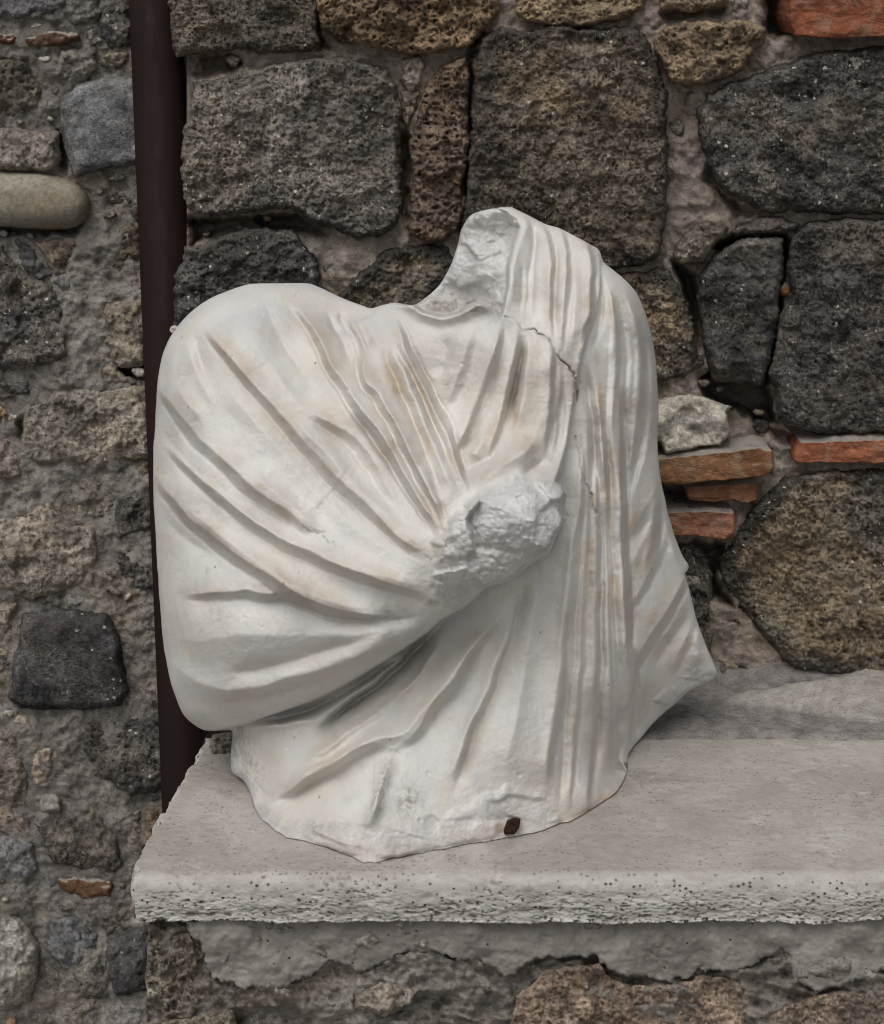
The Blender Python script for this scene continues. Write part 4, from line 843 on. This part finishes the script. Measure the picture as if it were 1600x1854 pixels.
 ('B', 'groove', .006, 9, 0, [(1028, 1100), (1025, 1180), (1023, 1250), (1022, 1332), (1018, 1394), (1011, 1460)]),
 ('B', 'ridge', .006, 12, 0, [(1096, 860), (1099, 960), (1101, 1080), (1104, 1200), (1104, 1300), (1098, 1400)]),
 ('B', 'stepR', .024, 40, 7, [(1116, 700), (1121, 760), (1122, 820), (1122, 902), (1124, 984), (1126, 1045), (1130, 1107), (1134, 1168), (1138, 1230), (1139, 1291), (1137, 1372)]),
 ('B', 'groove', .010, 8, 0, [(1063, 650), (1066, 720), (1074, 780), (1076, 830), (1072, 880)]),
 ('B', 'ridge', .010, 9, 0, [(1076, 690), (1084, 760), (1090, 830), (1094, 900)]),
 ('B', 'groove', .005, 6, 0, [(1070, 640), (1082, 600), (1090, 540), (1092, 500)]),
 # shoulder and flank behind
 ('B', 'stepL', .006, 14, 5, [(1098, 500), (1110, 560), (1114, 630), (1110, 700), (1106, 770), (1110, 850)]),
 ('B', 'stepL', .0055, 15, 5, [(1128, 520), (1148, 580), (1158, 660), (1154, 740), (1144, 810), (1132, 870)]),
 ('B', 'stepL', .005, 14, 5, [(1160, 560), (1176, 640), (1180, 720), (1174, 790), (1160, 850), (1140, 910)]),
 ('B', 'groove', .004, 7, 0, [(1112, 520), (1128, 580), (1134, 660), (1130, 740), (1128, 830), (1130, 930)]),
 ('B', 'stepL', .006, 20, 6, [(1130, 1130), (1148, 1085), (1172, 1040), (1196, 990), (1208, 940)]),
 ('B', 'stepL', .006, 16, 6, [(1210, 1235), (1226, 1190), (1244, 1150), (1256, 1115)]),
 ('B', 'groove', .005, 7, 0, [(1140, 1300), (1146, 1260), (1156, 1215), (1170, 1175)]),
 ('B', 'stepR', .006, 16, 5, [(1060, 760), (1064, 850), (1062, 940), (1056, 1020), (1052, 1110), (1048, 1200), (1042, 1290), (1034, 1380), (1030, 1460)]),
 ('B', 'groove', .005, 6, 0, [(1098, 900), (1101, 1000), (1105, 1100), (1110, 1200), (1111, 1300), (1106, 1400)]),
 ('B', 'stepR', .005, 12, 5, [(1128, 860), (1131, 950), (1135, 1050), (1139, 1130), (1144, 1190)]),
 ('B', 'ridge', .005, 18, 0, [(975, 1040), (966, 1100), (956, 1170), (944, 1240), (930, 1320), (916, 1400)]),
 ('B', 'ridge', .006, 12, 0, [(1100, 510), (1106, 560), (1108, 620), (1106, 680)]),
 ('B', 'groove', .006, 13, 0, [(1095, 500), (1118, 560), (1124, 640), (1118, 720), (1120, 800)]),
 ('B', 'ridge', .005, 18, 0, [(1130, 530), (1150, 620), (1152, 720), (1140, 830)]),
 ('B', 'groove', .005, 14, 0, [(1165, 580), (1174, 680), (1168, 780), (1148, 860), (1134, 900)]),
 ('B', 'stepL', .006, 24, 8, [(1128, 985), (1146, 957), (1167, 922), (1186, 885), (1190, 850)]),
 ('B', 'ridge', .006, 14, 0, [(1126, 1050), (1150, 1010), (1170, 970), (1186, 920), (1192, 880)]),
 ('B', 'ridge', .006, 10, 0, [(1190, 870), (1184, 930), (1176, 990), (1160, 1050)]),
 ('B', 'groove', .006, 9, 0, [(1196, 880), (1198, 930), (1196, 980), (1184, 1030)]),
 ('B', 'ridge', .005, 8, 0, [(1203, 920), (1210, 965), (1222, 1005), (1232, 1035)]),
 ('B', 'stepL', .018, 44, 7, [(1142, 1232), (1150, 1208), (1160, 1185), (1179, 1148), (1200, 1115), (1220, 1082), (1236, 1052), (1246, 1030)]),
 ('B', 'ridge', .006, 12, 0, [(1190, 1170), (1215, 1130), (1235, 1090), (1247, 1066)]),
 ('B', 'groove', .006, 14, 0, [(1175, 1225), (1200, 1180), (1228, 1140), (1250, 1100)]),
 ('B', 'ridge', .006, 14, 0, [(1262, 1130), (1262, 1170), (1266, 1205)]),
]
CRACK = [(908, 572), (920, 574), (935, 577), (941, 588), (948, 597), (965, 597), (972, 602), (984, 608), (995, 616), (1003, 634), (1014, 652), (1030, 666), (1040, 677), (1040, 700), (1044, 726)]
CRACK2 = [(1041, 790), (1050, 830), (1052, 850), (1064, 880), (1075, 915), (1077, 930)]

def tps(P, u, v, lam=1e-4):
    P = np.array(P, float); s = 300.0; X = P[:, :2] / s; n = len(P)
    k = lambda r: r * r * np.log(r + 1e-9)
    D = np.hypot(X[:, None, 0] - X[None, :, 0], X[:, None, 1] - X[None, :, 1])
    A = np.zeros((n + 3, n + 3)); A[:n, :n] = k(D) + lam * np.eye(n) * 30; A[:n, n] = 1; A[:n, n + 1:] = X; A[n, :n] = 1; A[n + 1:, :n] = X.T
    b = np.zeros(n + 3); b[:n] = P[:, 2]; W = np.linalg.solve(A, b)
    out = W[n] + W[n + 1] * u / s + W[n + 2] * v / s
    for i in range(n): out = out + W[i] * k(np.hypot(u / s - X[i, 0], v / s - X[i, 1]))
    return out

def end_over(u, v, L):
    """how far a point lies beyond the far ends of a line"""
    d0 = L[0, :2] - L[1, :2]; d0 = d0 / np.hypot(*d0); d1 = L[-1, :2] - L[-2, :2]; d1 = d1 / np.hypot(*d1)
    o0 = (u - L[0, 0]) * d0[0] + (v - L[0, 1]) * d0[1]; o1 = (u - L[-1, 0]) * d1[0] + (v - L[-1, 1]) * d1[1]
    n0 = np.hypot(u - L[0, 0], v - L[0, 1]); n1 = np.hypot(u - L[-1, 0], v - L[-1, 1])
    return np.where(n0 < n1, o0, o1)
def blob(u, v, cu, cv, ru, rv, ang=0, p=1.0):
    a = R(ang); x = (u - cu) * math.cos(a) + (v - cv) * math.sin(a); y = -(u - cu) * math.sin(a) + (v - cv) * math.cos(a)
    return np.exp(-((x / ru) ** 2 + (y / rv) ** 2) ** p)
def along(u, v, pts, wd):
    L = smooth_line(pts, 4); s, t = line_dist(u, v, L); return np.exp(-(s / wd) ** 2)

def make_torso():
    OO = smooth_line(OUTL + OUTL[:1], 6)[:-1]; kz = sstep(OO[:, 1], 1440, 1480); OO[:, 1] += kz * 4.5 * fbm(OO[:, 0] / 22, OO[:, 1] / 60, 77, 4, .6); OO[:, 0] += 1.2 * fbm(OO[:, 1] / 30, OO[:, 0] / 30, 78, 3)
    u, v, sd, Q = relief_grid(OO, 2.0)
    yA = tps(YA, u, v); yB = tps(YBK, u, v); yC = tps(YC, u, v)
    jit = 2.2 * fbm(u / 16, v / 16, 201, 3, .6) * sstep(u, 780, 860) * sstep(v, 820, 880) * (1 - sstep(v, 1120, 1160))
    sC, tC = line_dist(u, v, np.array(CUT, float)); sC = sC + jit
    # roll of the arm's lower edge, and of the chest's right edge
    arm = np.clip((1010 - u) / 60, 0, 1) * sstep(v, 840, 900)
    wr = 10 + 34 * arm; rr = .006 + .034 * arm * (1 - .55 * sstep(u, 780, 860))
    kk = np.clip(-sC / wr, 0, 1); yA = yA + rr * (1 - np.sqrt(np.clip(1 - (1 - kk) ** 2, 0, 1)))
    yB = yB + (.008 * arm) * np.exp(-np.clip(sC, 0, None) / 28) + .006 * (1 - arm) * np.exp(-np.clip(sC, 0, None) / 9) * sstep(v, 480, 560)
    fA = np.zeros_like(u); fB = np.zeros_like(u); sta = np.zeros_like(u)
    wu = 3.0 * fbm(u / 40, v / 40, 301, 3); wv = 3.0 * fbm(u / 40, v / 40, 311, 3)
    for lay, kind, a, wd, e, pts in FOLDS:
        L = smooth_line(pts, 5); m = wd * 3.2 + 10
        sel = (u > L[:, 0].min() - m) & (u < L[:, 0].max() + m) & (v > L[:, 1].min() - m) & (v < L[:, 1].max() + m)
        s, t = line_dist(u[sel] + wu[sel], v[sel] + wv[sel], L); e = e * (.8 + .5 * vn(t * 5, t * 0, 7) ** 2); a = a * (1.15 if 'step' in kind else 1.4)
        ln = np.hypot(*np.diff(L, axis=0).T).sum(); fe = min(.5, max(.16, 1.5 * wd / ln)); f0 = min(.34, 62 / ln); f1 = min(.32, 55 / ln); fade = sstep(t, 0, f0) * (1 - .9 * sstep(t, 1 - f1, 1.0)) * np.exp(-(np.maximum(0, end_over(u[sel], v[sel], L)) / 26.0) ** 2) * (1 + .18 * vn(t * 6 + a * 999, t * 0, 3))
        # outside the two ends the profile dies away too
        cs = np.sqrt(s * s + 4.0) - 2.0
        if kind == 'ridge': f = .55 * np.exp(-(s / wd) ** 2) + .6 * np.exp(-cs / (wd * .75))
        elif kind == 'groove': f = -.45 * np.exp(-(s / wd) ** 2) - .75 * np.exp(-cs / (wd * .6))
        else:
            q = s if kind == 'stepR' else -s       # q>0: higher side
            e = np.minimum(e * 2.3, wd * .7) * (.55 + .75 * np.sin(np.pi * np.clip(t, 0, 1)) ** .8); wd = wd * 1.3
            cq = np.sqrt(q * q + 5.0) - 2.236; crest = np.exp(-cq / wd - (q / (2.6 * wd)) ** 2)
            z_ = np.clip((q + e) / e, 0, 1); z_ = z_ * z_ * (1.9 - .9 * z_)                 # concave flank, sharp lip
            tail = np.exp(-np.maximum(0, -q - e) / (wd * 1.25) - (np.maximum(0, -q - e) / (2.6 * wd)) ** 2)
            f = np.where(q > 0, crest, 1.42 * z_ - .42 * tail) - .13 * np.exp(-((q + e * .92) / 4.0) ** 2)
            tn = np.exp(-((q - 3) / min(20.0, wd * .42)) ** 2) * fade * (.85 if lay == 'A' else .5)
            sta[sel] = np.maximum(sta[sel], tn * .62)
        (fA if lay == 'A' else fB)[sel] += a * fade * f
    yA = yA - fA; yB = yB - fB
    m = sstep(sC, -2.0, 3.5); y = yA * (1 - m) + yB * m
    sN, _, _ = poly_sd(u, v, np.array(NECK, float)); mn = sstep(sN, -2.5, 4.0); y = y * (1 - mn) + yC * mn
    # broken faces: neck, hand, rough lower rim
    neck = mn
    hp = [(790, 985), (815, 950), (850, 915), (872, 895), (905, 872), (935, 862), (950, 872), (985, 868), (1022, 865), (1030, 960), (1000, 1005), (940, 1045), (900, 1060), (870, 1078), (840, 1100), (805, 1100), (782, 1060)]
    sh, _, _ = poly_sd(u + 6 * vn(u / 14, v / 14, 3), v + 6 * vn(u / 14, v / 14, 4), np.array(hp, float)); hand = sstep(sh, -9, 9) * (1 - m)
    low = [(470, 1490), (540, 1500), (600, 1490), (680, 1500), (760, 1490), (850, 1455), (915, 1425), (980, 1440), (1010, 1475), (1010, 1530), (650, 1600), (450, 1520)]
    sl_, _, _ = poly_sd(u + 8 * vn(u / 20, v / 20, 5), v + 8 * vn(u / 20, v / 20, 6), np.array(low, float)); lowb = sstep(sl_, -6, 10)
    tip = np.array([(1190, 1295), (1185, 1268), (1212, 1240), (1242, 1205), (1262, 1190), (1266, 1222), (1310, 1215), (1290, 1245), (1230, 1285)], float)
    st_, _, _ = poly_sd(u, v, tip); tipb = sstep(st_, -5, 6)
    lef = np.array([(405, 1330), (440, 1330), (455, 1400), (475, 1460), (520, 1480), (500, 1520), (440, 1480), (405, 1400)], float)
    sx_, _, _ = poly_sd(u + 5 * vn(u / 12, v / 12, 15), v, lef); lefb = sstep(sx_, -4, 7)
    brk = np.clip(neck + hand + .75 * lowb + tipb + lefb, 0, 1)
    # hand: chunky facets; a slanting lower face turning under
    fac = .026 * facets(u / 96 + .05 * vn(u / 20, v / 20, 7), v / 84, 401, 30) + .0028 * facets(u / 27, v / 22, 405, 30) + .0011 * facets(u / 11, v / 10, 407, 20) + .0024 * fbm(u / 10, v / 10, 403, 4, .65)
    y = y - hand * (fac + .005)
    ridge_l = smooth_line([(800, 985), (850, 935), (900, 960), (960, 955), (1012, 940)], 4); sr, _ = line_dist(u, v, ridge_l)
    y = y + hand * .00010 * np.clip(sr, 0, 90)
    y = y - neck * (.013 * facets(u / 52, v / 56, 411, 26) + .0032 * facets(u / 20, v / 20, 412, 24) + .002 * fbm(u / 9, v / 9, 413, 3, .6))
    y = y - (lowb * .7 + tipb + lefb) * (.008 * facets(u / 70, v / 40, 421, 16) + .0016 * facets(u / 24, v / 18, 422, 18) + .001 * fbm(u / 10, v / 8, 423, 3, .6)) + .004 * tipb
    # cloth wear, tool marks
    y = y - (.0016 * fbm(u / 60, v / 60, 431, 3) + .0007 * fbm(u / 14, v / 14, 432, 4, .6)) - .0004 * fbm(u / 5, v / 5, 433, 2)
    chips = pits(u / 46, v / 46, 441, .22, .05, .13); y = y + .0018 * chips
    for C, dp in ((CRACK, .012), (CRACK2, .009)):
        L = np.array(C, float); s, t = line_dist(u + 3 * vn(u / 8, v / 8, 51), v + 3 * vn(u / 8, v / 8, 52), L)
        y = y + dp * .8 * np.exp(-(s / 1.7) ** 2) * (.6 + .5 * vn(t * 9, t * 0, 5))
    cracks_ = np.zeros_like(u)
    for C in ([(548, 950), (560, 962), (575, 965), (588, 962)], [(575, 965), (590, 975), (606, 987), (618, 992)]):
        s, t = line_dist(u + 3 * vn(u / 6, v / 6, 51), v + 3 * vn(u / 6, v / 6, 52), np.array(C, float)); y = y + .0022 * np.exp(-(s / 2.0) ** 2); cracks_ += np.exp(-(s / 2.2) ** 2)
    # rim: surface rolls away towards the outline
    RC = np.array([(280, 800, .050, 60), (290, 1100, .050, 60), (330, 1290, .040, 45), (300, 640, .05, 55), (430, 520, .04, 40), (560, 515, .02, 16), (680, 556, .008, 8), (800, 520, .01, 8), (900, 378, .012, 12), (1040, 428, .018, 18), (1130, 505, .035, 34), (1190, 700, .035, 36),
                   (1200, 900, .02, 20), (1245, 1030, .010, 10), (1270, 1150, .012, 12), (1298, 1218, .010, 10), (1200, 1290, .012, 12), (1136, 1390, .014, 12), (1000, 1497, .008, 8), (650, 1558, .008, 8), (480, 1490, .012, 10), (418, 1360, .015, 14)], float)
    wts = 1.0 / (((u[:, None] - RC[None, :, 0]) ** 2 + (v[:, None] - RC[None, :, 1]) ** 2) + 400) ** 1.5; wts /= wts.sum(1, keepdims=True)
    rR = wts @ RC[:, 2]; rW = wts @ RC[:, 3]; k = np.clip(sd / rW, 0, 1)
    y = y + rR * (1 - np.sqrt(np.clip(1 - (1 - k) ** 2, 0, 1)))
    # never behind the foot of the slab contact
    yc = y_at_z(u, v, .0015 + .00055 * 90 * (1 - np.exp(-sd / 90)) * sstep(v, 1355, 1410)); kq = np.minimum(.012, .0005 * sd + 1e-5)
    hh = np.clip(.5 + .5 * (yc - y) / kq, 0, 1); y = yc * (1 - hh) + y * hh - kq * hh * (1 - hh); y = np.minimum(y, y_at_z(u, v, .0012))
    V = on_y(u, v, y)
    # ---- attributes: stains and wear with shapes of their own
    st = np.zeros_like(u)
    for b in [(712, 690, 14, 60, -22, 1), (678, 680, 12, 26, -10, .9), (765, 790, 14, 70, -22, .7), (770, 680, 9, 40, -25, .6), (640, 770, 30, 14, 35, .4), (560, 800, 22, 10, 50, .8), (592, 850, 30, 12, 45, .7), (690, 945, 40, 12, 42, .6), (740, 985, 26, 10, 35, .8),
              (330, 930, 40, 8, 40, .6), (390, 975, 34, 10, 40, .8), (380, 1070, 46, 7, 0, .8), (340, 725, 12, 40, -25, .45), (455, 890, 40, 9, 38, .5), (510, 925, 30, 8, 38, .7), (960, 660, 24, 70, 0, .55), (940, 740, 26, 60, 8, .6), (900, 680, 20, 60, 15, .45), (860, 690, 18, 60, 20, .45),
              (960, 800, 20, 40, 20, .7), (900, 850, 50, 14, -25, .6), (1000, 480, 16, 60, 0, .35), (1030, 620, 14, 40, 5, .35), (1045, 500, 16, 50, 0, .35), (1085, 720, 8, 70, -4, .9), (1098, 880, 7, 90, -3, .9), (1070, 1020, 9, 60, 0, .95), (1108, 1060, 7, 90, -2, .8), (1140, 1100, 14, 80, 5, .6), (1170, 1000, 14, 60, 25, .6), (1185, 1120, 14, 70, 30, .6),
              (1220, 1170, 26, 50, 30, .5), (1170, 1270, 20, 40, 20, .5), (1150, 940, 8, 40, 30, .7), (500, 1130, 60, 20, 0, .12), (390, 1150, 40, 30, 0, .3), (440, 1262, 60, 16, -5, .35), (640, 1310, 90, 14, -38, .5), (600, 1375, 90, 10, -30, .55), (760, 1230, 12, 60, 45, .5), (850, 1180, 14, 50, 35, .35), (1040, 690, 10, 26, 0, .5), (1108, 560, 12, 24, 0, .4), (880, 1290, 8, 90, 20, .3), (1100, 1400, 26, 60, 0, .4)]:
        st = np.maximum(st, b[5] * blob(u, v, b[0], b[1], b[2], b[3], b[4]))
    st = np.maximum(st, sta * (.35 + .65 * sstep(fbm(u / 60, v / 60, 531, 3), -.3, .35)))
    st = st * (.55 + .6 * sstep(fbm(u / 26, v / 26, 501, 4, .6), -.35, .4)); st = np.maximum(st, 1.0 * blob(u, v, 815, 553, 80, 20, -2) * neck)
    st = np.maximum(st, .45 * np.exp(-sd / 30) * sstep(v, 1440, 1500))
    ru = np.maximum(1.0 * blob(u, v, 905, 1503, 34, 15, -8), .75 * np.exp(-sd / 12) * blob(u, v, 1070, 1455, 80, 40, 0))
    ru = np.maximum(ru, .35 * np.exp(-sd / 22) * sstep(v, 1440, 1480) * sstep(fbm(u / 40, v / 30, 511, 3), -.2, .3)); ru = np.maximum(ru, .4 * blob(u, v, 655, 1535, 24, 18))
    ru = ru * (.6 + .5 * sstep(fbm(u / 14, v / 14, 515, 4, .6), -.3, .4))
    gr = np.zeros_like(u)
    gr = np.maximum(gr, .5 * along(u, v, CRACK, 3.5)); gr = np.maximum(gr, .4 * along(u, v, CRACK2, 3)); gr = np.maximum(gr, .45 * np.clip(cracks_, 0, 1))
    for b in [(1042, 705, 9, 26, 8, .85), (1030, 640, 12, 30, 20, .3), (1050, 800, 4, 20, 0, .6), (850, 562, 60, 9, -4, .85), (905, 565, 12, 12, 0, .6), (740, 1450, 26, 28, 10, .75), (690, 1430, 14, 64, 15, .65), (432, 1362, 20, 44, 0, .9), (455, 1395, 18, 30, 0, .7), (660, 1500, 12, 30, 0, .5), (720, 1195, 8, 60, 48, .75), (640, 1275, 8, 40, 52, .6), (590, 1500, 70, 14, 5, .5), (480, 1480, 26, 16, 40, .7), (700, 1112, 56, 13, -5, .4), (520, 1250, 60, 14, -8, .25), (390, 1115, 14, 18, 0, .35), (470, 1062, 26, 10, 0, .35), (560, 1085, 24, 9, 20, .35), (880, 470, 40, 60, 10, .25), (375, 1035, 6, 10, 10, .4), (490, 965, 60, 10, 20, .15), (1260, 1210, 10, 20, 20, .5), (780, 1090, 14, 8, 0, .5), (1215, 1265, 18, 6, -40, .5)]:
        gr = np.maximum(gr, b[5] * blob(u, v, b[0], b[1], b[2], b[3], b[4]))
    # ---- the unseen back: a rounded shell closed on the rim
    E = rim_edges(Q); nxt = {int(a): int(b) for a, b in E}; s0 = int(E[0, 0]); loop = [s0]; c = nxt[s0]
    while c != s0 and len(loop) < len(E) + 2: loop.append(c); c = nxt[c]
    loop = np.array(loop); Lv = V[loop]; n0 = len(V); nl = len(loop); rows = [loop]; cen = np.array([Lv[:, 0].mean(), 0, Lv[:, 2].mean() * .9])
    VV = [V]
    for k_ in np.linspace(0, 1, 9)[1:]:
        P = Lv * 1.0; g_ = k_ * .97
        P[:, 0] = Lv[:, 0] + (cen[0] - Lv[:, 0]) * g_; P[:, 2] = np.maximum(.002, Lv[:, 2] + (cen[2] - Lv[:, 2]) * g_)
        P[:, 1] = np.minimum(-.045, Lv[:, 1] + (-.13 - Lv[:, 1]) * math.sqrt(1 - (1 - k_) ** 2))
        VV.append(P); rows.append(n0 + np.arange(nl)); n0 += nl
    rr_ = np.stack(rows); r2 = np.roll(rr_, -1, 1)
    FB = np.stack([rr_[:-1], rr_[1:], r2[1:], r2[:-1]], -1).reshape(-1, 4)
    V2 = np.vstack(VV); pad = lambda a: np.concatenate([a, np.zeros(len(V2) - len(a))])
    o = mesh_obj('draped_torso', V2, [Q, FB], M['marble'], None, origin=(-.0, -.40, .002),
                 attrs={'stain': pad(np.clip(st, 0, 1)), 'rust': pad(np.clip(ru, 0, 1)), 'grime': pad(np.clip(gr, 0, 1)), 'broken': pad(brk)})
    tag(o, 'headless white marble torso wrapped in a pleated toga with one arm bent across the chest', 'statue')
    return o
torso = make_torso()
# rusty iron dowel let into the foot of the torso
dw = stone('iron_dowel', [(918, 1484), (930, 1480), (942, 1482), (940, 1498), (932, 1510), (914, 1512), (911, 1504)], M['iron'], torso, float(y_at_z(928, 1512)) + .004, .021, round_px=3, step=1.4, rough=.002, lump=.001, warp=.5, back=.03)
# snail shell on the lava block beside the marble shoulder
def shell():
    a = np.linspace(0, 2 * math.pi, 20, endpoint=False); c = on_y(314, 598, -.075); V = []; rows = []; n0 = 0
    for k in range(60):
        th = k / 59 * 2 * math.pi * 2.4; rad = .0068 * math.exp(-.22 * th); off = rad * .75
        p = c + np.array([off * math.cos(th), -.0045 * th / 6, off * math.sin(th)])
        e1 = np.array([math.cos(th), 0, math.sin(th)]); e2 = np.array([0, 1, 0])
        ring = p[None] + rad * .62 * (np.cos(a)[:, None] * e1[None] + np.sin(a)[:, None] * e2[None]); V.append(ring); rows.append(np.arange(20) + n0); n0 += 20
    V.append(c[None] + np.array([[.006, 0, 0]])); V.append(V[-2].mean(0)[None])
    r = np.stack(rows); r2 = np.roll(r, -1, 1)
    F = [np.stack([r[:-1], r[1:], r2[1:], r2[:-1]], -1).reshape(-1, 4), np.stack([r[-1], np.full(20, n0 + 1), r2[-1]], -1), np.stack([r[0], r2[0], np.full(20, n0)], -1)]
    return tag(mesh_obj('snail_shell', np.vstack(V), F, M['shell']), 'tiny whitish snail shell stuck to the black lava stone beside the torso', 'shell')
shell()
